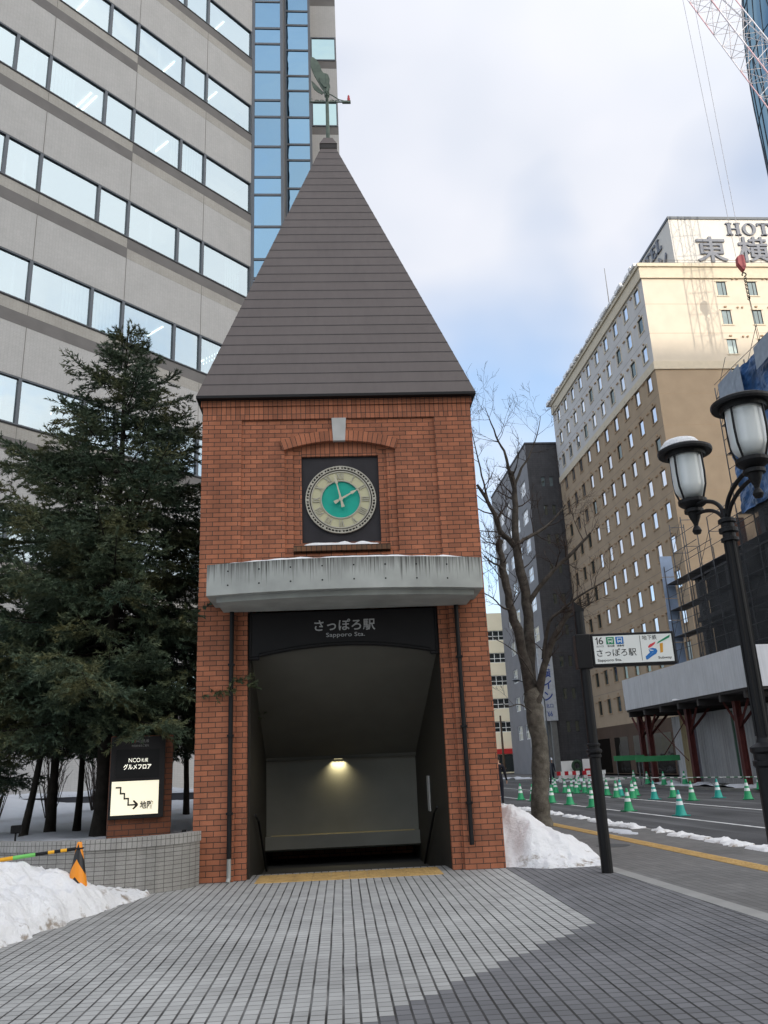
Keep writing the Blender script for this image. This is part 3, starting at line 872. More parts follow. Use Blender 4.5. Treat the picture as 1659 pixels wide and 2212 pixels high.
for nm, deg, L, tail, w, y in (('minute_hand', -13, 0.47, 0.155, 0.016, 0.072), ('hour_hand', 60, 0.335, 0.13, 0.018, 0.085)):
    b = MB()
    cbar(b, 0.0, L * 0.62, deg, w, w * 0.62, y, y + 0.010); cbar(b, L * 0.62, L * 0.74, deg, w * 1.5, w * 1.3, y, y + 0.010); cbar(b, L * 0.74, L, deg, w * 1.2, 0.002, y, y + 0.010)
    cbar(b, -tail, 0.0, deg, w * 1.8, w * 0.7, y, y + 0.010)
    annulus(b, 0.008, 0.036, y - 0.001, y + 0.012, 20)
    b.build(nm, m_clockcream if 0 else M(nm + ' ivory', (0.50, 0.47, 0.36), 0.5), clock)

# ---- snow lying on the tower
def snow_ridge(name, pts, wid, hgt, label, parent_loc=TO, rot=TH, seed=0, mat=None, cat='snow', taper=True):
    """a low rounded bank of snow along pts (local x, y, z)"""
    rng = random.Random(seed)
    b = MB(); n = len(pts)
    prof = [(-1, 0), (-0.85, 0.45), (-0.4, 0.9), (0.1, 1.0), (0.6, 0.75), (0.92, 0.35), (1, 0)]
    rows = []
    for i, p in enumerate(pts):
        p = Vector(p); d = (Vector(pts[min(i + 1, n - 1)]) - Vector(pts[max(i - 1, 0)])).normalized()
        s_ = Vector((d.y, -d.x, 0))
        k = min(1.0, min(i, n - 1 - i) / (n * 0.12)) if taper else 1.0
        k = math.sqrt(max(k, 0.0)) * (0.75 + 0.5 * mnoise.noise(Vector((i * 0.35, seed, 0))))
        k = max(k, 0.03)
        w = wid * (0.85 + 0.3 * mnoise.noise(Vector((i * 0.5, seed + 9, 1))))
        rows.append([p + s_ * a * w + Vector((0, 0, c * hgt * k)) for a, c in prof])
    for i in range(n - 1):
        for j in range(len(prof) - 1):
            b.poly([rows[i][j], rows[i][j + 1], rows[i + 1][j + 1], rows[i + 1][j]])
    o = b.build(name, mat or m_snow, None, parent_loc, rot, smooth=True)
    weld(o)
    for p in o.data.polygons: p.use_smooth = True
    return tag(o, label, cat)
fr3 = bow(0.42, 4.46, -0.84, 0.25, 40)
snow_ridge('lying_snow', [(u, v, 4.642) for u, v in fr3], 0.13, 0.075, 'thin line of snow on top of the curved concrete canopy', seed=3)
snow_ridge('lying_snow', [(1.72 + i * 0.055, 0.045, 5.165) for i in range(25)], 0.075, 0.085, 'small patch of snow on the brick sill below the clock', seed=7)

# ---- weathervane on the roof cap
vane = thing('weathervane', 'green patinated rooster weathervane on the tip of the pyramid roof', 'weathervane', TO + TU * cu + TV * cv + Vector((0, 0, ztop + 0.28)), TH)
z0 = ztop + 0.28
b = MB(); b.tube([(0, 0, 0), (0, 0, 1.95 + 15.55 - z0)], [0.048, 0.034], 10)
b.lathe([(0, 1.28), (0.06, 1.30), (0.06, 1.34), (0.035, 1.37), (0.06, 1.40), (0.06, 1.44), (0, 1.46)], 12)
b.build('pole', m_verd, vane)
def vp(x, y): return ((x - 650) * 0.00164 - 0.0, 15.62 - z0 + (1655 - y) * 0.001885)
rooster = [(425, 400), (440, 383), (470, 392), (505, 425), (540, 475), (565, 535), (582, 600), (610, 640), (650, 648), (676, 668), (698, 735), (690, 800), (702, 850), (684, 905), (645, 905), (640, 980), (628, 1010), (612, 960), (600, 905), (570, 860), (538, 795), (505, 730), (470, 660), (440, 580), (420, 500)]
wing = [(428, 738), (450, 752), (520, 830), (606, 925), (580, 948), (520, 915), (470, 870), (448, 830)]
b = MB()
b.prism([vp(*p) for p in rooster], -0.022, 0.022, 'y'); b.prism([vp(*p) for p in wing], 0.03, 0.055, 'y')
b.prism([vp(*p) for p in ((545, 720), (600, 760), (650, 820), (660, 870), (620, 880), (560, 800))], -0.05, -0.022, 'y')
b.build('rooster', m_verd, vane)
b = MB()
za_ = 1.14 + 15.55 - z0
b.tube([(-0.42, 0, za_), (0.38, 0, za_)], 0.018, 8); b.tube([(0.0, -0.3, za_), (0.0, 0.34, za_)], 0.018, 8)
b.tube([(0, 0, za_ + 0.26), (0.12, 0, za_ + 0.20), (0.28, 0, za_ + 0.07), (0.50, 0, za_ + 0.0)], 0.013, 8)
for s_ in (-1, 1):
    for cx_ in (0.12, 0.24):
        b.tube([(s_ * (cx_ + 0.055 * math.cos(a)), 0, za_ + 0.055 * math.sin(a)) for a in [math.pi * i / 8 for i in range(9)]], 0.010, 5)
b.tube([(-0.40, 0, za_ - 0.06), (-0.40, 0, za_ + 0.09)], 0.010, 6); b.tube([(-0.43, 0, za_ + 0.09), (-0.35, 0, za_ + 0.09)], 0.008, 6)
b.box(0.36, 0.56, -0.03, 0.03, za_ - 0.03, za_ + 0.02)
b.build('cross_arm', m_verd, vane)
b = MB(); b.lathe([(0, 0), (0.034, 0), (0.034, 0.09), (0.025, 0.10), (0.026, 0.15), (0.012, 0.18), (0, 0.18)], 12, (0.515, 0, za_ + 0.02))
b.build('beacon', m_red, vane)

# ================================================================ BUILDINGS
def facade(mb, P, us, zs, hole, depth, mat=0, rmat=None):
    """wall sheet with recessed openings. P(u, z, d) -> point; hole(i, j) -> bool"""
    rmat = mat if rmat is None else rmat
    for i in range(len(us) - 1):
        for j in range(len(zs) - 1):
            u0, u1, z0, z1 = us[i], us[i + 1], zs[j], zs[j + 1]
            uv = [(u0, z0), (u1, z0), (u1, z1), (u0, z1)]
            if not hole(i, j):
                mb.poly([P(u0, z0, 0), P(u1, z0, 0), P(u1, z1, 0), P(u0, z1, 0)], mat, uv)
            else:
                d = depth
                mb.poly([P(u0, z0, 0), P(u1, z0, 0), P(u1, z0, d), P(u0, z0, d)], rmat)
                mb.poly([P(u0, z1, 0), P(u1, z1, 0), P(u1, z1, d), P(u0, z1, d)], rmat)
                mb.poly([P(u0, z0, 0), P(u0, z1, 0), P(u0, z1, d), P(u0, z0, d)], rmat)
                mb.poly([P(u1, z0, 0), P(u1, z1, 0), P(u1, z1, d), P(u1, z0, d)], rmat)

def frame_mesh(w, h, fw, depth=0.06, bars_x=(), bars_z=(), mat=None, name='window'):
    b = MB()
    b.box(0, w, -depth, 0, 0, fw); b.box(0, w, -depth, 0, h - fw, h)
    b.box(0, fw, -depth, 0, fw, h - fw); b.box(w - fw, w, -depth, 0, fw, h - fw)
    for x in bars_x: b.box(x - fw / 2, x + fw / 2, -depth + 0.004, 0, fw, h - fw)
    for z in bars_z: b.box(fw, w - fw, -depth + 0.002, 0, z - fw / 2, z + fw / 2)
    return b.mesh(name, mat)
def pane_mesh(w, h, mat, flat=False):
    b = MB()
    if flat: b.poly([(0.01, -0.02, 0.01), (w - 0.01, -0.02, 0.01), (w - 0.01, -0.02, h - 0.01), (0.01, -0.02, h - 0.01)])
    else: b.box(0.01, w - 0.01, -0.02, 0.0, 0.01, h - 0.01)
    return b.mesh('pane', mat)

class WinKit:
    """one window (frame with its pane), copied over a facade"""
    def __init__(s, w, h, fw, fmat, gmat, name='window', flat=False, **k):
        s.fm = frame_mesh(w, h, fw, mat=fmat, name=name, **k); s.pm = pane_mesh(w, h, gmat, flat); s.name = name
    def put(s, parent, loc, rotz=0.0):
        f = link_mesh(s.name, s.fm, parent, loc, (0, 0, rotz))
        link_mesh('pane', s.pm, f, (0, 0.0, 0))
        return f

m_nco = brick_mat('grey facade tile', (0.45, 0.445, 0.435), (0.48, 0.475, 0.465), (0.35, 0.348, 0.345), 0.11, 0.055, 0.003, offset=0.0, bump=0.15, dirt=0.06, streak=0.10)
m_ncolight = brick_mat('warm grey tile band', (0.375, 0.36, 0.33), (0.405, 0.39, 0.36), (0.31, 0.295, 0.27), 0.11, 0.055, 0.003, offset=0.0, bump=0.1, dirt=0.10, streak=0.15)
m_ncodark = M('dark grey band', (0.165, 0.158, 0.154), 0.8, 0.2, 0, 0.1, 1.5)
m_mull = M('blue grey mullion', (0.075, 0.088, 0.105), 0.45, 0.5, 0.2, 0.08)
m_joint = M('wall joint', (0.20, 0.19, 0.18), 0.9, 0.1)
m_ncoglass = glass_mat('office glass', (0.43, 0.54, 0.55), 0.02, 0.012, 0.7, (0.03, 0.07, 0.08), 0.86)
# clear office glazing: tinted reflection over a view of the room behind
m_clear, t, b_ = new_mat('clear office glass')
t.nodes.remove(b_)
_o = t.nodes['Material Output']; _t = nd(t, 'ShaderNodeBsdfTransparent'); _t.inputs['Color'].default_value = (0.58, 0.72, 0.74, 1)
_g = nd(t, 'ShaderNodeBsdfGlossy'); _g.inputs['Color'].default_value = (0.62, 0.74, 0.80, 1); _g.inputs['Roughness'].default_value = 0.015
_m = nd(t, 'ShaderNodeMixShader'); _lw = nd(t, 'ShaderNodeLayerWeight'); _lw.inputs['Blend'].default_value = 0.35
_mr = nd(t, 'ShaderNodeMapRange'); _mr.inputs['To Min'].default_value = 0.50; _mr.inputs['To Max'].default_value = 0.95
t.links.new(_lw.outputs['Fresnel'], _mr.inputs[0]); t.links.new(_mr.outputs[0], _m.inputs[0])
t.links.new(_t.outputs[0], _m.inputs[1]); t.links.new(_g.outputs[0], _m.inputs[2]); t.links.new(_m.outputs[0], _o.inputs[0])
_tc = nd(t, 'ShaderNodeTexCoord'); _oi = nd(t, 'ShaderNodeObjectInfo'); _n = nd(t, 'ShaderNodeTexNoise', noise_dimensions='4D'); _n.inputs['Scale'].default_value = 0.7; _n.inputs['Detail'].default_value = 2
t.links.new(_tc.outputs['Object'], _n.inputs['Vector']); t.links.new(mth(t, 'MULTIPLY', _oi.outputs['Random'], 50.0), _n.inputs['W'])
_b = nd(t, 'ShaderNodeBump'); _b.inputs['Strength'].default_value = 0.03; _b.inputs['Distance'].default_value = 0.5
t.links.new(_n.outputs['Fac'], _b.inputs['Height']); t.links.new(_b.outputs[0], _g.inputs['Normal'])
m_blueglass = glass_mat('blue curtain glass', (0.13, 0.225, 0.32), 0.02, 0.02, 0.8, (0.02, 0.05, 0.08), 0.86)

# ---------------------------------------------------------------- office building on the left
NR_ = R(4.0); NP = Vector((-5.141, 30.571, 0))
office = thing('office_building', 'large grey tiled office building with ribbon windows and a narrow blue glass bay', 'office building', NP, NR_)
DA = R(46.6)
NU = -19.0; NZ = 50.0
heads = [39.06, 34.80, 30.53, 26.31, 22.08, 17.85, 13.61, 9.38, 5.12]
zs = [0.0]
for h in reversed(heads): zs += [h - 1.60, h]
zs += [43.3 - 1.6, 43.3, NZ]
us = [NU, -0.10, 0.0]
b = MB()
facade(b, lambda u, z, d: (u, d, z), us, zs, lambda i, j: i == 0 and j % 2 == 1, 0.12)
b.box(NU, -0.0, 2.30, 2.45, 0, NZ)
for u in (-2.63, -6.0, -9.4, -12.8, -16.2):
    for j in range(0, len(zs) - 1, 2): b.box(u - 0.012, u + 0.012, -0.004, 0.0, zs[j], zs[j + 1], 1)
fw_ = b.build('facade_wall', [m_nco, m_joint], office, rotz=DA)
b = MB()
m_ceil = M('office ceiling', (0.55, 0.56, 0.55), 0.9, 0.1, 0, 0.03)
for h in heads + [43.3]: b.box(NU + 0.1, -0.15, 0.125, 2.29, h + 0.03, h + 2.55)
for u in (-4.9, -9.9, -14.2): b.box(u, u + 0.1, 0.3, 2.29, 0.1, NZ - 1)
b.build('floor_slab', m_ceil, office, rotz=DA)
rngl = random.Random(31)
b = MB()
for h in heads:                          # vertical blinds drawn part of the way, one mesh of slats per building
    for u in np.arange(NU + 0.4, -0.4, 0.13):
        if mnoise.noise(Vector((u * 0.35, h * 0.9, 2.0))) > 0.22: b.box(u, u + 0.10, 0.24, 0.25, h - 1.58, h + 0.02)
b.build('blind', M('pale office blind', (0.50, 0.52, 0.50), 0.9, 0.1), office, rotz=DA)
m_tube = emit_mat('fluorescent tube', (0.95, 1.0, 0.92), 3.2)
for h in heads:
    for u in (-1.4, -4.4, -7.7, -11.3, -14.6):
        if rngl.random() < 0.62:
            b = MB(); uu = u + rngl.uniform(-0.5, 0.5)
            b.box(uu, uu + 0.05, 0.55, 1.9, h - 0.01, h + 0.025)
            if rngl.random() < 0.4: b.box(uu + 0.22, uu + 0.27, 0.55, 1.9, h - 0.01, h + 0.025)
            b.build('ceiling_light', m_tube, office, rotz=DA)
b = MB()
for h in heads + [43.3]:
    s_ = h - 1.60
    b.box(-6.0, -0.0, -0.006, 0.0, s_ - 0.47, s_ - 0.05, 0); b.box(-6.0, 0.0, -0.003, 0.0, s_ - 0.88, s_ - 0.47, 1)
    b.box(NU, -6.0, -0.003, 0.0, s_ - 0.45, s_ - 0.05, 1); b.box(NU, -6.0, -0.006, 0.0, s_ - 0.88, s_ - 0.45, 0)
    b.box(NU, 0, -0.02, 0.118, s_ - 0.05, s_ + 0.001, 2)
b.build('sill_band', [m_ncodark, m_ncolight, m_black], office, rotz=DA)
kits = {}
us_m = [-0.10, -2.60, -3.80, -6.0, -7.22, -9.42, -10.62, -12.82, -14.02, -16.22, -17.4, -18.9]
rot = Matrix.Rotation(DA, 3, 'Z')
for h in heads:
    for a, c in zip(us_m[:-1], us_m[1:]):
        w = round(a - c, 2)
        if w not in kits: kits[w] = WinKit(w, 1.598, 0.055, m_mull, m_clear, flat=True, depth=0.09)
        kits[w].put(office, rot @ Vector((c, 0.10, h - 1.599)), DA)
# glass bay: two stepped bays of frontal panels, then a narrow tiled strip
b = MB()
b.prism([(-0.02, 0.02), (1.29, 0.02), (1.29, 2.80), (2.55, 2.80), (2.55, 4.24), (3.96, 4.24), (3.96, 32), (-30, 32), (-14.85, -12.0), (-1.95, 1.75)], 0, NZ, 'z')
b.build('core_wall', m_ncodark, office)
kb = {}
for (u0, u1, v, zsh) in ((0.0, 1.29, 0.0, 35.07), (1.29, 2.55, 2.78, 35.05)):
    z = zsh - 4.2 * 8
    while z < NZ - 1:
        zz = z
        for hh in (1.63, 1.64, 0.93):          # tall, tall, short (going up)
            key = (round(u1 - u0, 2), hh)
            if key not in kb: kb[key] = WinKit(u1 - u0, hh, 0.055, m_mull, m_blueglass, name='glass_panel', depth=0.05)
            if 12.0 < zz < 47: kb[key].put(office, (u0, v, zz))
            zz += hh
        z += 4.2
b = MB()
for u, v in ((0.0, -0.02), (1.29, -0.02), (1.32, 2.75), (2.55, 2.75)):
    b.box(u - 0.06, u + 0.06, v - 0.07, v + 0.08, 0, NZ)
b.build('corner_mullion', m_mull, office)
b = MB()
hs = [43.33, 39.07, 34.80, 30.53, 26.3, 22.0]
zz = [0.0]
for h in reversed(hs): zz += [h - 1.55, h]
zz.append(NZ)
facade(b, lambda u, z, d: (u, 4.20 + d, z), [2.55, 2.62, 3.90, 3.96], zz, lambda i, j: i == 1 and j % 2 == 1, 0.03)
for h in hs: b.box(2.60, 3.961, 4.194, 4.20, h - 2.05, h - 1.58, 1)
b.box(3.96, 3.965, 4.20, 30, 0, NZ)
b.build('tiled_strip', [m_nco, m_ncodark], office)
kk = WinKit(1.34, 1.56, 0.07, m_mull, glass_mat('pale strip glass', (0.27, 0.38, 0.41), 0.02, 0.02, 0.8, (0.03, 0.07, 0.08), 0.86), depth=0.06)
for h in hs: kk.put(office, (2.60, 4.215, h - 1.555))

# ---------------------------------------------------------------- hotel on the right
m_hcream = M('cream render', (0.64, 0.57, 0.47), 0.9, 0.15, 0, 0.05, 0.8)
m_hcreamshade = M('cream render with painted shade', (0.57, 0.56, 0.55), 0.9, 0.15, 0, 0.06, 0.8)  # the cream render again, greyed so the street side's shade sits in its colour
m_htan = M('tan render', (0.395, 0.305, 0.215), 0.9, 0.15, 0, 0.07, 0.8)
m_hbase = M('dark brown base', (0.085, 0.055, 0.038), 0.8, 0.2, 0, 0.15, 0.6)
m_htrim = M('cream moulding', (0.62, 0.55, 0.43), 0.85, 0.15, 0, 0.05)
m_htantrim = M('tan window trim', (0.40, 0.29, 0.19), 0.85, 0.15)
m_hglass = glass_mat('hotel glass', (0.80, 0.88, 0.98), 0.02, 0.02, 0.6, (0.04, 0.05, 0.06), 0.85)
m_hglassdark = glass_mat('dim hotel glass', (0.30, 0.36, 0.36), 0.03, 0.03, 0.8, (0.05, 0.055, 0.05), 0.6)
HP = Vector((22.79, 61.94, 0)); HR = R(4.7)
hotel = thing('hotel', 'tall cream and tan hotel with rows of small windows and a white rooftop sign box', 'hotel', HP, HR)
HZ = 41.75; ZB = 32.3; HL = 28.6; HWd = 26.0
fl = [39.45 - 2.765 * k for k in range(13)]                # window centre heights
wz = sorted(fl)
WH = 1.36
zcuts = [0, 4.4]
for c in wz:
    if c - WH / 2 > 4.5: zcuts += [c - WH / 2, c + WH / 2]
zcuts.append(HZ)
zcuts = sorted(set(zcuts + [ZB]))
lu = [1.45 + 2.765 * k for k in range(10)]                 # left face window centres (going away)
fu_ = [6.95, 9.67, 12.39, 15.1, 17.8, 20.5, 23.2]
def cuts(cs, w, L):
    o_ = [0.0]
    for c in cs: o_ += [c - w / 2, c + w / 2]
    return o_ + [L]
winrows = [(c - WH / 2, c + WH / 2) for c in wz if c - WH / 2 > 4.5]
def zhole(j):
    return any(abs(zcuts[j] - a) < 1e-6 for a, _ in winrows)
for matU, matL, P, cs, w, L in ((m_hcreamshade, m_htan, lambda u, z, d: (d, u, z), lu, 1.04, HL), (m_hcream, m_htan, lambda u, z, d: (u, d, z), fu_, 0.82, HWd)):
    us = cuts(cs, w, L)
    b = MB()
    for j in range(len(zcuts) - 1):
        mi = 2 if zcuts[j + 1] <= 4.41 else (0 if zcuts[j] >= ZB - 0.01 else 1)
        sub = [zcuts[j], zcuts[j + 1]]
        facade(b, P, us, sub, lambda i, _: zhole(j) and i % 2 == 1, 0.09, mi)
    # thin floor joints
    for c in wz:
        z = c - 1.5
        if z > 5:
            q = [P(0.0, z - 0.015, -0.004), P(L, z - 0.015, -0.004), P(L, z + 0.015, -0.004), P(0.0, z + 0.015, -0.004)]
            b.poly(q, 3)
    b.build('wall', [matU, matL, m_hbase, m_joint if matU is m_hcreamshade else m_htantrim], hotel)
b = MB()
b.box(0.141, HWd, 0.141, HL, 0, HZ - 0.3)
b.build('core', m_hbase, hotel)
# mouldings and cornice
b = MB()
b.box(-0.10, HWd, -0.10, 0.0, ZB - 0.45, ZB + 0.25); b.box(-0.10, 0.0, 0.0, HL, ZB - 0.45, ZB + 0.25)
b.box(-0.16, HWd, -0.16, 0.0, HZ - 1.35, HZ - 0.30); b.box(-0.16, 0.0, 0.0, HL, HZ - 1.35, HZ - 0.30)
b.box(-0.30, HWd, -0.30, 0.3, HZ - 0.30, HZ + 0.02); b.box(-0.30, 0.3, 0.3, HL, HZ - 0.30, HZ + 0.02)
b.build('cornice', m_htrim, hotel)
b = MB()
rng = random.Random(4)
y = 0.2
while y < HL:
    w = rng.uniform(0.5, 1.0)
    b.box(-0.42 - rng.uniform(0, 0.12), 0.12, y, y + w, HZ + 0.021, HZ + 0.22 + rng.uniform(0, 0.28)); y += w + rng.uniform(0.02, 0.25)
bevel(tag(b.build('cornice_snow', m_snow, None, HP, HR), 'broken ridge of snow along the street-side cornice of the hotel', 'snow'), 0.06, 2)
hk = WinKit(1.04, WH, 0.035, m_black, m_hglass, depth=0.04)
hk2 = WinKit(1.04, WH, 0.035, m_black, m_hglassdark, depth=0.04)
hf = WinKit(0.82, WH, 0.05, m_black, m_hglassdark, depth=0.04, bars_x=(0.5,))
rows = [c for c in reversed(wz) if c - WH / 2 > 4.5]
count = 0; rest_f, rest_p = MB(), MB()
rngw = random.Random(11)
def add_rest(P):
    for (mb, fx) in ((rest_f, 0.0),):
        pass
for ri, c in enumerate(rows):
    for k, u in enumerate(fu_[:3]):
        hf.put(hotel, (u - 0.41, 0.085, c - WH / 2)); count += 1
for ri, c in enumerate(rows):
    for k, u in enumerate(lu):
        if count < 99:
            dim = (rngw.random() < (0.12 if ri < 5 else 0.12 + 0.5 * (k > 6))) 
            (hk2 if dim else hk).put(hotel, (0.085, u + 0.52, c - WH / 2), R(-90)); count += 1
        else:
            rest_p.box(0.06, 0.10, u - 0.51, u + 0.51, c - WH / 2, c + WH / 2, 0 if (k < 7 and ri < 11) else 1)
for c in rows:
    for u in fu_[3:]: rest_p.box(u - 0.40, u + 0.40, 0.06, 0.10, c - WH / 2, c + WH / 2, 1)
tag(rest_p.build('window', [m_hglass, m_hglassdark], hotel), kind='stuff')
# small hoods over each window and paired vents
b = MB()
for c in rows:
    for u in lu:
        b.box(-0.10, 0.0, u - 0.10, u + 0.06, c + WH / 2 + 0.22, c + WH / 2 + 0.34)
        for o_ in (0.95, 1.2): b.box(-0.12, 0.0, u + o_, u + o_ + 0.13, c + 0.52, c + 0.64)
    for u in fu_:
        b.box(u - 0.12, u + 0.1, -0.10, 0.0, c + WH / 2 + 0.25, c + WH / 2 + 0.36)
        for o_ in (1.0, 1.4): b.box(u + o_, u + o_ + 0.14, -0.12, 0.0, c + 0.85, c + 0.97)
b.build('vent_hood', m_htantrim, hotel)
b = MB()
for c in rows:
    m_ = 0 if c > ZB else 1
    for u in lu:
        b.box(-0.05, 0.0, u - 0.64, u + 0.64, c - WH / 2 - 0.10, c - WH / 2, m_); b.box(-0.05, 0.0, u - 0.64, u + 0.64, c + WH / 2, c + WH / 2 + 0.08, m_)
        b.box(-0.045, 0.0, u - 0.62, u - 0.53, c - WH / 2, c + WH / 2, m_); b.box(-0.045, 0.0, u + 0.53, u + 0.62, c - WH / 2, c + WH / 2, m_)
    for u in fu_:
        b.box(u - 0.55, u + 0.55, -0.05, 0.0, c - WH / 2 - 0.10, c - WH / 2, m_); b.box(u - 0.55, u + 0.55, -0.05, 0.0, c + WH / 2, c + WH / 2 + 0.08, m_)
b.build('window_trim', [m_htrim, m_htantrim], hotel)
m_shopglass = glass_mat('unlit shop glass', (0.10, 0.10, 0.10), 0.05, 0.03, 0.8, (0.02, 0.017, 0.014), 0.5)
# ground floor openings
for v in (2.0, 7.0, 12.0, 17.0, 22.0):
    b = MB(); b.box(-0.02, 0.0, v, v + 3.6, 0.1, 3.3); b.build('shop_window', m_shopglass, hotel)
for u in (2.5, 8.0):
    b = MB(); b.box(u, u + 3.6, -0.02, 0.0, 0.1, 3.3); b.build('shop_window', m_shopglass, hotel)
# roof sign box with raised letters
b = MB(); b.box(3.45, 24, 0.42, 22, HZ - 0.3, 46.7)
m_signwhite = M('white sign panel', (0.62, 0.60, 0.56), 0.6, 0.3, 0, 0.03, 0.5)
sb = b.build('roof_sign', m_signwhite, hotel)
b = MB(); b.box(3.37, 24.05, 0.34, 22.05, 46.7, 46.95)
b.build('sign_coping', m_mull, sb)
m_sletter = M('steel blue raised letters', (0.15, 0.165, 0.20), 0.5, 0.4, 0, 0.06)
def serif_letters(txt, H, w, gap, sw, thin):
    """simple serif capitals as polygons; returns list of polygons in x-z and total width"""
    out = []; x = 0
    def rc(a, b_, c, d): out.append([(x + a, b_), (x + c, b_), (x + c, d), (x + a, d)])
    for ch in txt:
        W_ = w[ch]; sf = thin; e = sw * 0.45
        if ch == 'H':
            for a in (e, W_ - e - sw):
                rc(a, 0, a + sw, H); rc(a - e, 0, a + sw + e, sf); rc(a - e, H - sf, a + sw + e, H)
            rc(e + sw, H * 0.48, W_ - e - sw, H * 0.48 + thin)
        elif ch == 'O':
            n = 28
            for i in range(n):
                p, q = 2 * math.pi * i / n, 2 * math.pi * (i + 1) / n
                f = lambda t_, rx, rz: (x + W_ / 2 + rx * math.cos(t_), H / 2 + rz * math.sin(t_))
                out.append([f(p, W_ / 2, H / 2), f(q, W_ / 2, H / 2), f(q, W_ / 2 - sw, H / 2 - thin), f(p, W_ / 2 - sw, H / 2 - thin)])
        elif ch == 'T':
            rc(W_ / 2 - sw / 2, 0, W_ / 2 + sw / 2, H); rc(W_ / 2 - sw / 2 - e, 0, W_ / 2 + sw / 2 + e, sf); rc(0, H - thin * 1.4, W_, H)
            rc(0, H - H * 0.24, sf, H - thin * 1.4); rc(W_ - sf, H - H * 0.24, W_, H - thin * 1.4)
        elif ch in 'EL':
            rc(e, 0, e + sw, H); rc(0, 0, W_, thin * 1.3); rc(0, H - sf, e * 2 + sw, H); rc(W_ - sf, thin * 1.3, W_, H * 0.26)
            if ch == 'E':
                rc(e + sw, H - thin * 1.3, W_ * 0.95, H); rc(W_ * 0.95 - sf, H * 0.76, W_ * 0.95, H - thin * 1.3); rc(e + sw, H * 0.48, W_ * 0.72, H * 0.48 + thin); rc(W_ * 0.72 - sf, H * 0.4, W_ * 0.72, H * 0.62)
        x += W_ + gap
    return out
WD = {'H': 1.35, 'O': 1.25, 'T': 1.15, 'E': 1.05, 'L': 1.0}
b = MB()
for pl in serif_letters('HOTEL', 1.25, WD, 0.13, 0.30, 0.11): b.prism([(8.55 + p[0], 45.05 + p[1]) for p in pl], 0.28, 0.41, 'y')
b.build('lettering', m_sletter, sb)
for i, ch in enumerate('東横イン'):
    text_obj(ch, 'lettering', m_sletter, sb, 5.5 + i * 3.82, 42.3, 2.75, 2.55, 0.41, 0.14, 0.012)
b = MB()
for pl in serif_letters('HOTEL', 1.3, WD, 0.2, 0.3, 0.12): b.prism([(8.9 - p[0] * 1.0, 45.0 + p[1]) for p in pl], 3.31, 3.45, 'x')
b.build('lettering', m_sletter, sb)
for i, ch in enumerate('東横イン'):
    o = text_obj(ch, 'lettering', m_sletter, sb, 0, 42.5, 1.8, 2.1, 0, 0.13, 0.01)
    o.rotation_euler = (0, 0, R(-90)); o.location = (3.45, 10.9 - i * 2.5, 0)
b = MB(); b.tube([(0.6, 9.0, HZ), (0.6, 9.0, 47.4)], [0.05, 0.025], 6)
b.build('roof_mast', m_joint, hotel)
b = MB()
for u in [0.4 + i * 1.5 for i in range(17)]: b.box(u, u + 0.03, -0.06, -0.03, HZ + 0.02, HZ + 0.45)
b.box(0.4, 25, -0.06, -0.03, HZ + 0.45, HZ + 0.48); b.box(0.4, 25, -0.06, -0.03, HZ + 0.25, HZ + 0.27)
b.build('roof_rail', m_joint, hotel)

# ---------------------------------------------------------------- dark grey building beyond the hotel
m_dgrey = M('dark grey cladding', (0.078, 0.078, 0.088), 0.7, 0.3, 0, 0.10, 0.6)
m_dfront = brick_mat('charcoal tile front', (0.080, 0.078, 0.082), (0.092, 0.09, 0.094), (0.06, 0.06, 0.062), 0.5, 0.25, 0.01, bump=0.1)
m_dside = M('mid grey cladding', (0.22, 0.218, 0.228), 0.7, 0.3, 0, 0.08, 0.6)
m_dwin = glass_mat('pale window glass', (0.86, 0.93, 0.99), 0.03, 0.02, 0.8, (0.1, 0.12, 0.13), 0.85)
DP = Vector((17.0, 91.5, 0))
dark = thing('dark_building', 'dark grey mid-rise building with white framed windows between the bare tree and the hotel', 'building', DP, R(4.7))
DZ = 37.3; DL = 20.6
b = MB()
rowsD = [32.6 - 3.47 * k for k in range(9)]
zc = [0]
for c in reversed(rowsD): zc += [c - 0.85, c + 0.85]
zc.append(DZ)
colsD = [3.0, 7.2, 11.2, 15.2]
facade(b, lambda u, z, d: (d, u, z), cuts(colsD, 2.5, DL), zc, lambda i, j: i % 2 == 1 and j % 2 == 1, 0.15)
b.build('side_wall', m_dside, dark)
b = MB()
zc2 = [0]
for c in reversed(rowsD): zc2 += [c - 0.62, c + 0.62]
zc2.append(DZ)
facade(b, lambda u, z, d: (u, d, z), cuts([1.75, 2.72], 0.52, 9.0), zc2, lambda i, j: i % 2 == 1 and j % 2 == 1, 0.15)
b.build('front_wall', m_dfront, dark)
b = MB(); b.box(0.152, 9, 0.152, DL, 0, DZ - 0.2); b.box(-0.08, 9, -0.08, DL, DZ, DZ + 0.22)
b.build('roof_slab', m_dgrey, dark)
dk = WinKit(2.5, 1.7, 0.09, m_white, m_dwin, depth=0.05, bars_x=(0.85, 1.65), bars_z=(0.85,))
dk2 = WinKit(0.52, 1.24, 0.06, m_dgrey, m_hglassdark, depth=0.05)
for c in rowsD:
    for u in colsD: dk.put(dark, (0.13, u + 1.25, c - 0.85), R(-90))
    for u in (1.75, 2.72): dk2.put(dark, (u - 0.26, 0.13, c - 0.62))
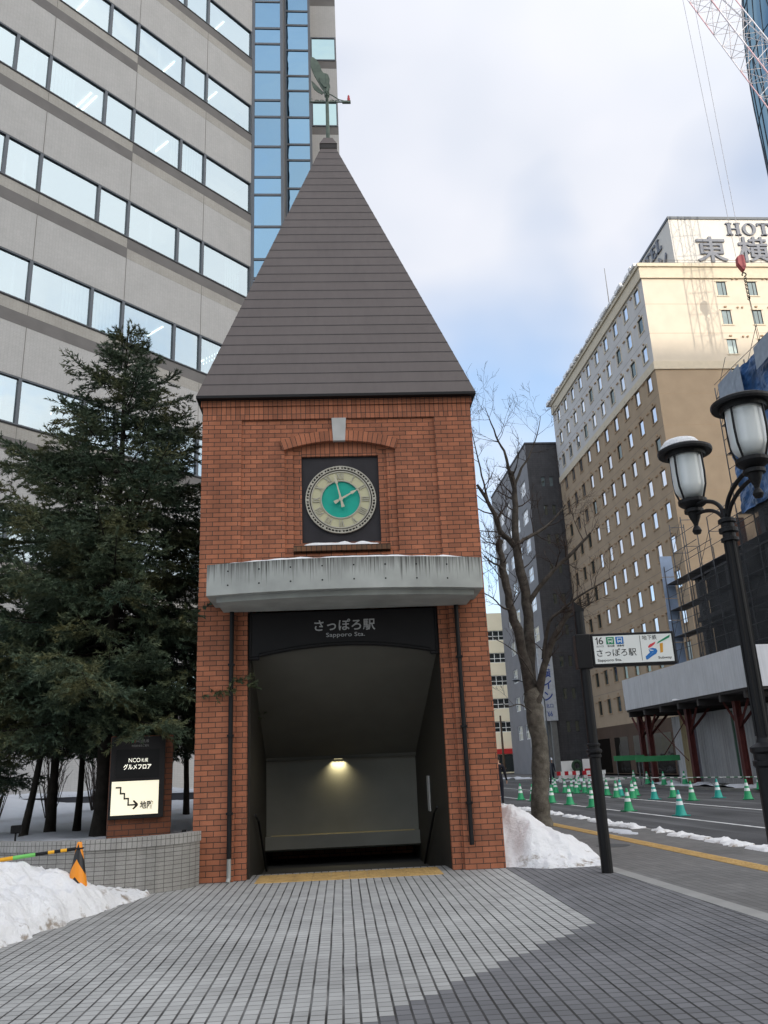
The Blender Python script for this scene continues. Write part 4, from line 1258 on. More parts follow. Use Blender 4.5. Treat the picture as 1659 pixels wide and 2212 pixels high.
# pale pillar, shop front and entrance below
b = MB(); b.box(-0.25, 0.35, -0.5, 0.0, 0, 12.0); b.box(-0.5, -0.1, 0.2, 0.7, 0, 10)
b.build('corner_pillar', m_kerb, dark)
b = MB()
b.box(-0.35, 0.0, 0.9, 9.0, 3.0, 4.4, 0); b.box(-0.40, -0.35, 2.2, 6.5, 3.3, 4.2, 1); b.box(-0.30, 0.0, 6.4, 9.3, 0.0, 3.0, 2)
b.build('shop_fascia', [m_concplain, M('dull red signboard', (0.22, 0.03, 0.035), 0.6), m_dside], dark)
b = MB()
b.box(-0.45, 0.0, 3.4, 6.4, 0.0, 2.9)
sh = b.build('shop_front', M('dark red shop front', (0.16, 0.022, 0.026), 0.6, 0.3), dark)
b = MB()
for v in (3.55, 4.6, 5.55): b.box(-0.47, -0.45, v, v + 0.7, 0.9, 2.6)
b.build('pane', m_dwin, sh)
b = MB(); b.box(-0.2, 0.0, 0.75, 3.2, 0.0, 2.9)
b.build('entrance', m_black, dark)
b = MB()
for i in range(7): b.box(-0.15, -0.0, 1.0 + i * 0.33, 1.27 + i * 0.33, 4.45, 6.2 - (i % 3) * 0.3, i % 2)
b.build('window_screen', [m_concplain, m_kerb], dark)

# vertical sign projecting from it
vs = thing('vertical_sign', 'tall white vertical sign with blue characters behind the tree trunk', 'sign', DP + Vector((-1.05, -0.75, 0)), R(4.7))
b = MB(); b.box(0, 1.62, 0, 0.25, 5.5, 13.2)
bevel(b.build('panel', M('white sign face', (0.55, 0.58, 0.62), 0.5), vs), 0.02)
m_blueink = M('blue ink', (0.03, 0.07, 0.30), 0.6)
for i, ch in enumerate('東横イン'):
    text_obj(ch, 'lettering', m_blueink, vs, 0.36, 11.25 - i * 1.22, 0.92, 0.95, 0, 0.01, 0.02)
text_obj('北口', 'lettering', m_blueink, vs, 0.42, 6.85, 0.8, 0.42, 0, 0.01, 0.015)
text_obj("'66", 'lettering', m_blueink, vs, 0.45, 5.95, 0.62, 0.55, 0, 0.01, 0.015)
b = MB(); b.box(0.6, 1.2, 0.25, 0.8, 12.5, 12.7); b.box(0.6, 1.2, 0.25, 0.8, 6.0, 6.2)
b.build('bracket', m_dgrey, vs)

# ---------------------------------------------------------------- cream building at the end of the street
m_cream = M('cream panel', (0.88, 0.80, 0.60), 0.8, 0.2, 0, 0.04, 0.5)  # colour raised in place of sunlight, which does not reach this wall
CP = Vector((13.3, 121.5, 0))
cream = thing('cream_building', 'pale cream building with white framed ribbon windows far down the street', 'building', CP, R(4.7))
b = MB()
zc = [0.0, 4.2]
rowsC = [6.3 + 3.25 * k for k in range(5)]
for c in rowsC: zc += [c - 0.72, c + 0.72]
zc.append(22.6)
facade(b, lambda u, z, d: (u, d, z), [-8, -5.5, -2.6, -2.2, 0.6, 1.0, 3.6, 6], zc, lambda i, j: i % 2 == 1 and 2 <= j < 12 and j % 2 == 0, 0.2)
b.build('wall', m_cream, cream)
b = MB(); b.box(-8, 6, 0.21, 14, 0, 22.3)
b.build('core', m_dgrey, cream)
ck = {}
for c in rowsC:
    for u0, u1 in ((-5.5, -2.6), (-2.2, 0.6), (1.0, 3.6)):
        w = round(u1 - u0, 2)
        if w not in ck: ck[w] = WinKit(w, 1.44, 0.09, m_white, m_hglassdark, depth=0.06, bars_x=(w / 3, 2 * w / 3), bars_z=(0.62,))
        ck[w].put(cream, (u0, 0.17, c - 0.72))
b = MB(); b.box(-6, 5, -0.35, -0.002, 2.6, 3.3, 0); b.box(-6, 5, -0.05, -0.001, 0.2, 2.5, 1); b.box(-0.9, -0.2, -0.3, -0.001, 0.0, 2.6, 2)
b.build('shop_front', [M('red awning', (0.5, 0.03, 0.03), 0.6), m_hglassdark, m_hbase], cream)

# ---------------------------------------------------------------- curved glass tower, upper right
GP = Vector((91.0, 119.0, 0))
gt = thing('glass_tower', 'tall round tower of dark blue glass with slanting mullions at the upper right', 'tower', GP)
m_tower = glass_mat('dark blue tower glass', (0.24, 0.38, 0.48), 0.05, 0.02, 0.8, (0.015, 0.04, 0.06), 0.8)
b = MB()
TZ, TRad, TN = 173.0, 20.0, 96
prof = []
for i in range(41):
    z = TZ * i / 40
    k = max(0.0, (z - 115) / 60)
    prof.append((TRad * math.sqrt(max(0.0, 1 - k ** 2.2)) , z))
b.lathe(prof, TN)
b.build('glass_shell', m_tower, gt, smooth=True)
b = MB()
def tr(z):
    k = max(0.0, (z - 115) / 60); return TRad * math.sqrt(max(0.0, 1 - k ** 2.2)) + 0.05
for k in range(48):
    a0_ = 2 * math.pi * k / 48
    for sgn, step, wd_ in ((1, 0.12, 0.07), (-1, 0.30, 0.07)):
        if sgn < 0 and k % 3: continue
        pts = [(tr(z) * math.cos(a0_ + sgn * step * z / 40), tr(z) * math.sin(a0_ + sgn * step * z / 40), z) for z in np.linspace(0, TZ, 32)]
        b.tube(pts, wd_, 4)
for z in np.arange(4, TZ, 12.0):
    n = 60; b.tube([(tr(z) * math.cos(2 * math.pi * i / n), tr(z) * math.sin(2 * math.pi * i / n), z) for i in range(n + 1)], 0.06, 4)
b.build('mullion', m_mull, gt)

# ---------------------------------------------------------------- tall slab across the square (it shades the plaza)
slab = thing('office_slab', 'broad tall office slab across the square behind the viewer, shading the whole plaza', 'office building', (30, -150, 0))
b = MB(); b.box(-105, 130, -25, 0, 0, 103)
b.build('wall', M('slab cladding', (0.40, 0.38, 0.35), 0.8), slab)
b = MB()
for k in range(24): b.box(-104, 129, 0.0, 0.05, 3 + k * 4.1, 5.0 + k * 4.1)
b.build('ribbon_window', m_ncoglass, slab)

# ================================================================ CONSTRUCTION SITE AND CRANE
m_redsteel = M('red oxide steel', (0.085, 0.020, 0.017), 0.7, 0.3, 0, 0.25, 3)
m_pipe = M('scaffold pipe', (0.12, 0.125, 0.135), 0.55, 0.4, 0.4, 0.2, 4)
m_sheet = M('white flat panel', (0.60, 0.62, 0.66), 0.6, 0.3, 0, 0.06, 1.2, streak=0.12)
m_greysheet = M('grey hoarding panel', (0.36, 0.37, 0.39), 0.6, 0.3, 0, 0.10, 1.0, streak=0.2)
m_bluesheet = M('pale blue sheet', (0.30, 0.38, 0.52), 0.6, 0.3, 0, 0.1, 1.5)
m_slab = M('site concrete', (0.10, 0.10, 0.105), 0.9, 0.1, 0, 0.3, 0.8)
m_green = M('green painted rail', (0.03, 0.20, 0.075), 0.5, 0.4, 0, 0.12)
SR = R(4.7)
CPt = Vector((20.0, 56.0, 0))                 # far street-side corner of the site; local -y runs towards the viewer
demo = thing('unfinished_building', 'dark unfinished concrete building wrapped in scaffolding and netting beside the hotel', 'building', CPt, SR)
b = MB()
for z in (3.9, 7.0, 10.0, 12.9): b.box(0.9, 14, -19.5, 0, z, z + 0.28)
for z in (16, 19): b.box(0.9, 14, -19.5, -10.2, z, z + 0.28)
for y in (-0.6, -5, -10, -14.5, -19.2):
    for x in (1.1, 6, 12): b.box(x, x + 0.5, y, y + 0.5, 0, 13 if y > -10 else 19)
b.build('frame', m_slab, demo)
b = MB(); b.box(1.7, 14, -19, -0.5, 0, 12.85); b.box(1.7, 14, -19, -10.4, 12.85, 19)
b.build('inner_wall', M('dark interior block', (0.035, 0.035, 0.038), 0.9), demo)
m_rust = M('rusty brown column', (0.13, 0.055, 0.03), 0.9)
b = MB(); b.box(1.6, 2.1, -6.0, -5.5, 13.2, 15.6); b.build('starter_column', m_rust, demo)
b = MB(); b.box(1.4, 1.8, -9.0, -8.6, 13.2, 14.8); b.build('starter_column', m_rust, demo)
# scaffolding
scaf = thing('scaffold', 'grey pipe scaffolding with work decks and dark netting on the unfinished building', 'scaffolding', CPt, SR)
b = MB()
for i in range(12):
    y = 0.3 - i * 1.8
    top = 14.0 if i < 4 else (15.4 if i < 6 else 22.4)
    if i in (1, 2): top = 16.5
    for x in (-0.75, 0.25): b.tube([(x, y, 0), (x, y, top)], 0.035, 5)
    for z in np.arange(1.9, top, 1.8): b.tube([(-0.75, y, z), (0.25, y, z)], 0.025, 4)
    if i < 11:
        for z in np.arange(1.9, top - 0.5, 1.8):
            for x in (-0.75, 0.25): b.tube([(x, y, z), (x, y - 1.8, z)], 0.025, 4)
            b.tube([(-0.75, y, z + 0.9), (-0.75, y - 1.8, z + 0.9)], 0.022, 4)
            if (i + int(z)) % 2: b.tube([(-0.77, y, z), (-0.77, y - 1.8, z + 1.8)], 0.018, 4)
b.build('pipe_frame', m_pipe, scaf)
b = MB()
for k, z in enumerate(np.arange(1.9, 13.5, 1.8)): b.box(-0.70, 0.20, -20, 0.3, z, z + 0.05)
for z in np.arange(14.5, 22, 1.8): b.box(-0.70, 0.20, -20, -10.6, z, z + 0.05)
b.build('work_deck', M('galvanised deck', (0.16, 0.165, 0.18), 0.6, 0.3, 0.3), scaf)
# see-through dark netting: a woven alpha mesh
m_net, t, bs = new_mat('dark netting')
bs.inputs['Base Color'].default_value = (0.025, 0.027, 0.03, 1); bs.inputs['Roughness'].default_value = 0.9
out = t.nodes['Material Output']; tb = nd(t, 'ShaderNodeBsdfTransparent'); mx = nd(t, 'ShaderNodeMixShader')
uv = nd(t, 'ShaderNodeUVMap'); ns = nd(t, 'ShaderNodeTexNoise'); ns.inputs['Scale'].default_value = 0.5; ns.inputs['Detail'].default_value = 4
t.links.new(uv.outputs[0], ns.inputs['Vector'])
mr = nd(t, 'ShaderNodeMapRange'); mr.inputs['From Min'].default_value = 0.3; mr.inputs['From Max'].default_value = 0.7; mr.inputs['To Min'].default_value = 0.35; mr.inputs['To Max'].default_value = 0.85
t.links.new(ns.outputs['Fac'], mr.inputs[0]); t.links.new(mr.outputs[0], mx.inputs[0])
t.links.new(tb.outputs[0], mx.inputs[1]); t.links.new(bs.outputs[0], mx.inputs[2]); t.links.new(mx.outputs[0], out.inputs[0])
b = MB()
for i in range(6, 11):
    y = 0.3 - i * 1.8
    b.poly([(-0.85, y, 6), (-0.85, y - 1.8, 6), (-0.85, y - 1.8, 14.4), (-0.85, y, 14.4)])
for i in range(2, 6):
    y = 0.3 - i * 1.8
    b.poly([(-0.85, y, 6), (-0.85, y - 1.8, 6), (-0.85, y - 1.8, 11.5 + 0.2 * i), (-0.85, y, 11.3 + 0.2 * i)])
b.build('netting', m_net, scaf)
b = MB()
for k in range(7): b.box(-0.95, -0.1, 0.36, 0.40, 4.3 + k * 1.5, 5.75 + k * 1.5)
b.build('end_sheet', m_bluesheet, scaf)
# blue tarpaulin on the upper scaffold, with folds
m_tarp = M('blue tarpaulin', (0.030, 0.095, 0.24), 0.45, 0.4, 0, 0.45, 0.8)
b = MB()
ny, nz = 80, 70
def tpt(i, j):
    y = -11.6 - 8.2 * i / ny; z = 14.2 + 7.8 * j / nz
    f = 0.20 * mnoise.noise(Vector((y * 0.7, z * 0.6, 1))) + 0.14 * mnoise.noise(Vector((y * 1.9, z * 1.9, 4))) + 0.06 * mnoise.noise(Vector((y * 4.5, z * 4.5, 9)))
    return (-0.98 + f, y, z)
for i in range(ny):
    for j in range(nz): b.poly([tpt(i, j), tpt(i + 1, j), tpt(i + 1, j + 1), tpt(i, j + 1)])
tag(weld(b.build('tarpaulin', m_tarp, None, CPt, SR)), 'creased blue tarpaulin hung on the upper scaffold behind the street lamp', 'tarpaulin')
# translucent off-white patches of sheeting tied over it
m_sheeting = M('grey sheeting', (0.28, 0.33, 0.40), 0.6)
for i_, (y, z, w, h) in enumerate(((-11.8, 20.4, 1.9, 1.7), (-12.8, 20.1, 1.7, 1.9), (-16.0, 20.8, 2.2, 1.4), (-14.6, 16.0, 1.6, 2.0), (-18.0, 17.6, 1.5, 1.8))):
    b = MB(); b.poly([(-1.28, y, z), (-1.30, y - w, z + 0.2), (-1.26, y - w * 0.92, z + h), (-1.30, y - 0.1, z + h * 0.9)])
    tag(b.build('sheet_patch', m_sheeting, None, CPt, SR), 'pale grey sheet tied over the blue tarpaulin, ' + ('at its top left corner', 'second along its top edge', 'rightmost along its top edge', 'left of the two lower ones', 'right of the two lower ones')[i_], 'sheeting', 'sheets tied over the tarpaulin')

# covered walkway: white fascia on red steel legs
walk = thing('covered_walkway', 'site canopy with long white fascia panels on red steel posts', 'canopy', (14.18, 52.0, 0), SR)
b = MB()
b.box(0, 0.08, -15.3, 0.0, 4.22, 6.02)
for i in range(15): b.box(-0.012, 0.0, -15.3 + i * 1.02, -15.28 + i * 1.02, 4.22, 6.02)
b.build('fascia_panel', m_sheet, walk)
b = MB(); b.box(0.0, 9.0, -15.38, -15.30, 4.22, 6.02)
b.build('fascia_panel', m_sheet, walk)
b = MB(); b.box(0.08, 4.6, -15.29, 0, 4.1, 4.22); b.box(0.0, 4.6, -0.06, 0.0, 4.22, 5.0)
for y in np.arange(-14.8, 0, 2.4): b.box(0.1, 4.6, y, y + 0.2, 3.8, 4.1)
b.build('deck', M('canopy underside', (0.05, 0.045, 0.045), 0.8), walk)
for y in (-0.3, -1.6, -7.2, -12.6):
    for x in (0.7, 4.2):
        if x > 4 and y > -2: continue
        b = MB(); b.box(x - 0.14, x + 0.14, y - 0.03, y + 0.03, 0.0, 3.8); b.box(x - 0.14, x - 0.10, y - 0.14, y + 0.14, 0, 3.8); b.box(x + 0.10, x + 0.14, y - 0.14, y + 0.14, 0, 3.8)
        b.build('post', m_redsteel, walk)
for y in (-0.3, -1.6, -7.2, -12.6):
    b = MB()
    for d_ in (-1, 1): b.bar((0.7, y, 2.6), (0.7, y + d_ * 1.2, 3.8), 0.1)
    b.bar((0.7, y, 2.6), (1.9, y, 3.8), 0.1)
    b.build('brace', m_redsteel, walk)
b = MB(); b.bar((1.0, -1.8, 3.2), (1.0, -5.8, 1.2), 0.05); b.bar((1.06, -5.8, 3.2), (1.06, -1.8, 1.2), 0.05)
b.build('cross_brace', m_redsteel, walk)
b = MB()
n = 24
pp = [(2.0, -i * 0.35 - 0.4, 6.0 + 0.1 * mnoise.noise(Vector((i * 0.4, 0, 0)))) for i in range(20)]
# site hoarding at ground level behind the posts
hd = thing('site_hoarding', 'grey and white flat panels closing off the site beneath the canopy', 'hoarding', (14.18, 52.0, 0), SR)
cols = [(m_sheet, 0), (M('yellowed panel', (0.32, 0.26, 0.14), 0.6), 1), (M('purple grey panel', (0.10, 0.09, 0.12), 0.6), 2)]
y = -2.6
seq = [(1.1, m_sheet), (1.0, cols[1][0]), (1.0, cols[2][0])] + [(1.5, m_greysheet)] * 8
for w, mm in seq:
    b = MB(); b.box(1.7, 1.76, y - w + 0.012, y, 0.05, 3.6)
    for q in np.arange(0.2, w - 0.1, 0.3): b.box(1.685, 1.70, y - q - 0.02, y - q, 0.05, 3.6)
    b.build('panel', mm, hd); y -= w
b = MB(); b.box(1.672, 1.684, -10.1, -9.9, 0.3, 3.5)
b.build('hazard_tape', M('dark green tape', (0.02, 0.07, 0.04), 0.6), hd)
b = MB(); b.box(1.3, 1.7, -15.2, -15.0, 0.0, 3.9); b.build('corner_post', m_black, hd)
snow_ridge('lying_snow', [(15.2, 51.5 - i * 0.4, 4.24) for i in range(20)], 0.5, 0.35, 'bank of snow lying on the deck of the site canopy', (0, 0, 0), 0.0, seed=21)
# green barrier rails on stands in front of the site
for (x, y, L, z, lab) in ((12.75, 50.5, 1.75, 1.46, 'short green barrier rail set high by the hotel corner'), (12.95, 46.7, 2.35, 1.38, 'long green barrier rail in front of the red canopy posts')):
    br_ = thing('barrier_rail', lab, 'barrier', (x, y, 0), R(-4), 'green barrier rails before the site')
    b = MB(); b.box(0, L, 0, 0.06, z - 0.14, z + 0.14); b.build('rail', m_green, br_)
    for q in (0.15, L - 0.15):
        b = MB(); b.tube([(q, 0.03, 0), (q, 0.03, z - 0.14)], 0.03, 6); b.tube([(q, -0.35, 0.02), (q, 0.4, 0.02)], 0.03, 6); b.build('leg', m_pipe, br_)

# ---------------------------------------------------------------- crane
m_lat = M('pale lattice steel', (0.62, 0.60, 0.63), 0.6, 0.3, 0, 0.1)
m_latred = M('red lattice steel', (0.55, 0.36, 0.38), 0.6, 0.3)
m_rope = M('steel rope', (0.32, 0.32, 0.35), 0.6, 0.4)
crane = thing('crawler_crane', 'tall crane with pale lattice boom, two hoist ropes and a red hook block', 'crane', (37.5, 36.0, 0))
BASE = Vector((37.0, 37.0, 3.0)); TIP = Vector((29.3, 58.0, 71.0))
def lattice(mb, a, c, w, up, n, r0=0.06, r1=0.035, mats=(0, 0)):
    a, c = Vector(a), Vector(c); d = (c - a).normalized(); s_ = d.cross(Vector(up)).normalized(); u_ = s_.cross(d).normalized()
    crn = [(s_ * x + u_ * y) * w / 2 for x, y in ((-1, -1), (1, -1), (1, 1), (-1, 1))]
    P = lambda i, k: a + (c - a) * (i / n) + crn[k % 4]
    for k in range(4):
        for i in range(n): mb.tube([P(i, k), P(i + 1, k)], r0, 5, mats[0] if (i // 3) % 2 else mats[1], caps=False)
    for i in range(n):
        for k in range(4):
            mb.tube([P(i, k), P(i + 1, k + 1)] if i % 2 else [P(i, k + 1), P(i + 1, k)], r1, 4, mats[0], caps=False)
            mb.tube([P(i, k), P(i, k + 1)], r1, 4, mats[0], caps=False)
b = MB(); lattice(b, BASE - crane.location + (TIP - BASE) * 0.02, TIP - crane.location, 1.9, (0, 1, 0), 36, 0.052, 0.028, (0, 1))
b.build('boom', [m_lat, m_latred], crane)
b = MB(); lattice(b, (1.5, -3.0, 3), (-1.0, 3.0, 22), 1.4, (1, 0, 0), 12, 0.07, 0.04)
b.build('gantry_mast', [m_lat, m_latred], crane)
b = MB(); b.box(-2.2, 2.2, -6.0, 1.6, 1.5, 4.2); b.box(-2.6, -1.2, 0.2, 2.0, 1.8, 4.0)
b.build('machine_house', m_latred, crane)
for x in (-2.6, 2.6):
    b = MB(); b.box(x - 0.6, x + 0.6, -5, 4, 0.0, 1.4); bevel(b.build('track', m_black, crane), 0.3)
b = MB(); b.tube([Vector((-1.0, 3.0, 22)), TIP - crane.location], 0.06, 4); b.tube([Vector((-1.0, 3.0, 22)), Vector((1.5, -5.5, 4))], 0.06, 4)
b.build('pendant', m_rope, crane)
HK = Vector((29.45, 58.0, 38.9)) - crane.location
T_ = TIP - crane.location
b = MB()
for dx in (-0.5, 0.5):
    b.tube([T_ + Vector((dx, 0, 0)), HK + Vector((dx * 0.55, 0, 0.6))], 0.022, 4)
b.build('hoist_rope', m_rope, crane)
b = MB(); b.prism([(-0.28, 0.55), (0.1, 0.75), (0.3, 0.65), (0.32, -0.3), (0.12, -0.75), (-0.02, -0.62), (-0.32, -0.05)], -0.22, 0.22, 'y')
hb = bevel(b.build('hook_block', M('red hook block', (0.22, 0.018, 0.03), 0.5, 0.4), crane, HK), 0.04)
b = MB()
b.tube([(0.1 + 0.16 * math.sin(a), 0, -1.0 - 0.16 * math.cos(a)) for a in [2 * math.pi * i / 14 for i in range(13)]], 0.05, 6)
for i in range(12):
    b.tube([(0.12 + 0.09 * math.sin(a), 0.09 * math.cos(a) * (i % 2), -1.3 - i * 0.17 - 0.09 * math.cos(a)) for a in [2 * math.pi * k / 8 for k in range(9)]], 0.03, 5)
b.tube([(0.12, 0, -3.0), (0.2, 0, -6.5), (0.35, 0, -10)], 0.025, 4); b.tube([(0.16, 0, -3.0), (0.5, 0, -10)], 0.02, 4)
b.build('chain', m_black, hb)

# ================================================================ PLANTER, SIGN PILLAR, SNOW
wallp = [(-3.14, 13.30), (-3.22, 13.05), (-3.40, 12.83), (-3.67, 12.63), (-3.95, 12.50), (-4.25, 12.44), (-4.6, 12.44), (-4.95, 12.51), (-5.35, 12.66), (-5.87, 12.95), (-6.5, 13.32), (-7.4, 13.8), (-9, 14.6), (-14, 16.6)]
def path_wall(mb, pts, th, z0, z1, mat=0):
    s = 0.0
    n = len(pts)
    nor = []
    for i in range(n):
        a, c = Vector(pts[max(i - 1, 0)]), Vector(pts[min(i + 1, n - 1)])
        d = (c - a).normalized(); nor.append(Vector((d.y, -d.x)))
    for i in range(n - 1):
        p, q = Vector(pts[i]), Vector(pts[i + 1]); L = (q - p).length
        pi, qi = p + nor[i] * -0 + nor[i] * th, q + nor[i + 1] * th
        mb.poly([(p.x, p.y, z0), (q.x, q.y, z0), (q.x, q.y, z1), (p.x, p.y, z1)], mat, [(s, z0), (s + L, z0), (s + L, z1), (s, z1)])
        mb.poly([(p.x, p.y, z1), (q.x, q.y, z1), (qi.x, qi.y, z1), (pi.x, pi.y, z1)], mat, [(s, 0), (s + L, 0), (s + L, .13), (s, .13)])
        mb.poly([(pi.x, pi.y, z0), (qi.x, qi.y, z0), (qi.x, qi.y, z1), (pi.x, pi.y, z1)], mat, [(s, z0), (s + L, z0), (s + L, z1), (s, z1)])
        s += L
# subdivide the path for a smooth curve
def smooth_path(pts, k=4):
    out = []
    P = [Vector(p) for p in pts]
    for i in range(len(P) - 1):
        p0, p1, p2, p3 = P[max(i - 1, 0)], P[i], P[i + 1], P[min(i + 2, len(P) - 1)]
        for j in range(k):
            t_ = j / k
            out.append(0.5 * ((2 * p1) + (-p0 + p2) * t_ + (2 * p0 - 5 * p1 + 4 * p2 - p3) * t_ ** 2 + (-p0 + 3 * p1 - 3 * p2 + p3) * t_ ** 3))
    out.append(P[-1])
    return out
wp = smooth_path(wallp)
pw = thing('planter_wall', 'curved low planter wall of grey tiles beside the tower', 'wall', (0, 0, 0))
b = MB(); path_wall(b, wp, -0.18, -0.02, 0.615); b.build('tiled_wall', m_tilewall, pw)
wp2 = [p for p in wp]
b = MB(); path_wall(b, wp2, -0.20, 0.616, 0.75); b.build('capping', m_tilecap, pw)
dpipe = thing('drain_pipe', 'black drain pipe with a white foot between planter wall and tower', 'pipe', (-3.19, 13.18, 0))
b = MB(); b.tube([(0, 0, 0.78), (0, 0, 0.30)], 0.035, 10); b.build('pipe', m_black, dpipe)
b = MB(); b.tube([(0, 0, 0.30), (0, 0, 0.08), (-0.02, -0.05, 0.01)], 0.036, 10); b.build('pipe_foot', m_white, dpipe)

def inside(p, poly):
    x, y = p; c = False; n = len(poly)
    for i in range(n):
        (x1, y1), (x2, y2) = poly[i], poly[(i + 1) % n]
        if (y1 > y) != (y2 > y) and x < (x2 - x1) * (y - y1) / (y2 - y1) + x1: c = not c
    return c
def heightfield(name, x0, x1, y0, y1, step, hf, mat, label, cat, keep=None, kind=None, skirt=True, base=-0.02):
    nx, ny = int((x1 - x0) / step), int((y1 - y0) / step)
    vs = []; idx = {}
    b_v, b_f = [], []
    H = {}
    for i in range(nx + 1):
        for j in range(ny + 1):
            H[i, j] = hf(x0 + i * step, y0 + j * step)
    def vid(i, j):
        if (i, j) not in idx:
            idx[i, j] = len(b_v); b_v.append((x0 + i * step, y0 + j * step, H[i, j]))
        return idx[i, j]
    for i in range(nx):
        for j in range(ny):
            hs_ = [H[i, j], H[i + 1, j], H[i + 1, j + 1], H[i, j + 1]]
            if keep is None:
                if max(hs_) <= 0.0: continue
            elif not keep(x0 + (i + .5) * step, y0 + (j + .5) * step): continue
            b_f.append((vid(i, j), vid(i + 1, j), vid(i + 1, j + 1), vid(i, j + 1)))
    me = bpy.data.meshes.new(name); me.from_pydata(b_v, [], b_f); me.materials.append(mat)
    me.polygons.foreach_set('use_smooth', np.ones(len(b_f), dtype=bool)); me.update()
    o = bpy.data.objects.new(name, me); COL.objects.link(o)
    return tag(o, label, cat, kind=kind)
def fbm(x, y, s, o=4, seed=0.0):
    a, t_ = 1.0, 0.0
    for k in range(o):
        t_ += a * mnoise.noise(Vector((x * s, y * s, seed + k * 7.3))); a *= 0.5; s *= 2.1
    return t_
def sstep(a, c, x):
    t_ = min(1, max(0, (x - a) / (c - a))); return t_ * t_ * (3 - 2 * t_)

gpoly = [(p.x, p.y) for p in wp] + [(-14, 26), (-2.5, 26), (-3.05, 18.2)]
def gh(x, y):
    return 0.66 + 0.05 * fbm(x, y, 0.9, 4, 3) + 0.30 * sstep(16.5, 21, y) + 0.25 * sstep(-8, -11, x) * sstep(14, 18, y)
heightfield('planter_snow', -14, -2.4, 12.3, 26, 0.1, gh, m_snowgrey, 'dirty snow, tinted grey for shade, covering the raised planter bed', 'snow', keep=lambda x, y: inside((x, y), gpoly) and min((Vector((x, y)) - p).length for p in wp) > 0.09, kind='structure')
b = MB(); b.prism([(-3.0, 18.2), (-2.6, 26), (-14, 26), (-14, 16.8)], -0.02, 0.6, 'z')
tag(b.build('planter_bed', m_ground), 'raised earth bed behind the planter wall', 'ground', kind='structure')

# low garden wall in front of the office ground floor
b = MB(); b.box(-13, -0.5, 0, 0.2, 0.0, 1.15)
tag(b.build('garden_wall', m_dgrey, None, (-3.2, 21.8, 0), R(-12)), 'low dark wall at the back of the planter', 'wall')
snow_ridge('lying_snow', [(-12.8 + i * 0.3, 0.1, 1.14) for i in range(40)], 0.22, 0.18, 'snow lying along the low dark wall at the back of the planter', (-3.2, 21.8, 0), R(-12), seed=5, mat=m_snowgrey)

# ---- brick pillar carrying the illuminated sign
pl_ = thing('sign_pillar', 'brown brick pillar with a black sign board and a lit cream panel', 'sign pillar', (-4.44, 13.47, 0.55), R(20))
b = MB(); b.box(0, 0.95, 0, 0.42, 0, 1.64); b.build('brick_pillar', m_pillarbrick, pl_)
b = MB(); b.box(0.0, 0.82, -0.09, -0.003, 0.40, 1.625)
sbd = bevel(b.build('sign_board', m_fascia, pl_), 0.01)
b = MB(); b.box(0.075, 0.73, -0.097, -0.0905, 1.0, 1.43); b.build('board_inset', m_black, sbd)
m_lit = emit_mat('lit cream panel', (1.0, 0.93, 0.72), 0.40)
b = MB(); b.box(0.03, 0.735, -0.10, -0.0905, 0.46, 0.955); lp_ = b.build('lit_panel', m_lit, sbd)
m_ink = M('black ink', (0.012, 0.011, 0.010), 0.6)
b = MB()
path = [(0.10, 0.865), (0.165, 0.865), (0.165, 0.775), (0.225, 0.775), (0.225, 0.70), (0.285, 0.70), (0.285, 0.605), (0.41, 0.605)]
for (x0_, z0_), (x1_, z1_) in zip(path[:-1], path[1:]):
    b.box(min(x0_, x1_) - 0.010, max(x0_, x1_) + 0.010, -0.105, -0.1005, min(z0_, z1_) - 0.011, max(z0_, z1_) + 0.011)
for s_ in (-1, 1):
    b.prism([(0.435, 0.605), (0.425, 0.605 + s_ * 0.02), (0.372, 0.605 + s_ * 0.068), (0.35, 0.605 + s_ * 0.058), (0.395, 0.605 + s_ * 0.006)], -0.106, -0.1005, 'y')
b.build('stair_arrow', m_ink, lp_)
text_obj('地階', 'lettering', m_ink, lp_, 0.46, 0.54, 0.20, 0.115, -0.1005, 0.004, 0.02)
m_lw = emit_mat('lit white lettering', (0.95, 0.93, 0.80), 0.75)
text_obj('グルメフロア', 'lettering', m_lw, sbd, 0.19, 1.125, 0.42, 0.085, -0.0975, 0.003, 0.02)
text_obj('NCO', 'lettering', m_lw, sbd, 0.265, 1.235, 0.175, 0.062, -0.0975, 0.003, 0.0)
text_obj('札幌', 'lettering', m_lw, sbd, 0.455, 1.235, 0.10, 0.058, -0.0975, 0.003, 0.0)
m_dimletter = M('dim grey lettering', (0.20, 0.20, 0.20), 0.6)
text_obj('NCO札幌', 'lettering', m_dimletter, sbd, 0.37, 1.53, 0.19, 0.05, -0.0905, 0.003, 0.0)
text_obj('地階飲食店ご案内', 'lettering', m_dimletter, sbd, 0.30, 1.465, 0.26, 0.036, -0.0905, 0.003, 0.0)
b = MB(); b.prism([(0.30, 1.53), (0.32, 1.53), (0.335, 1.575), (0.315, 1.575)], -0.095, -0.0905, 'y'); b.build('green_mark', m_green, sbd)
b = MB(); b.prism([(0.335, 1.54), (0.345, 1.53), (0.36, 1.575), (0.34, 1.575)], -0.095, -0.0905, 'y'); b.build('red_mark', m_red, sbd)
# garden floodlight
gl_ = thing('garden_light', 'small black floodlight on a stake in the planter snow', 'floodlight', (-5.96, 13.75, 0.62), R(15))
b = MB(); b.box(-0.075, 0.075, -0.04, 0.04, 0.18, 0.30); bevel(b.build('housing', m_black, gl_), 0.012)
b = MB(); b.tube([(0, 0, 0), (0, 0, 0.22)], 0.015, 6); b.build('stake', m_black, gl_)

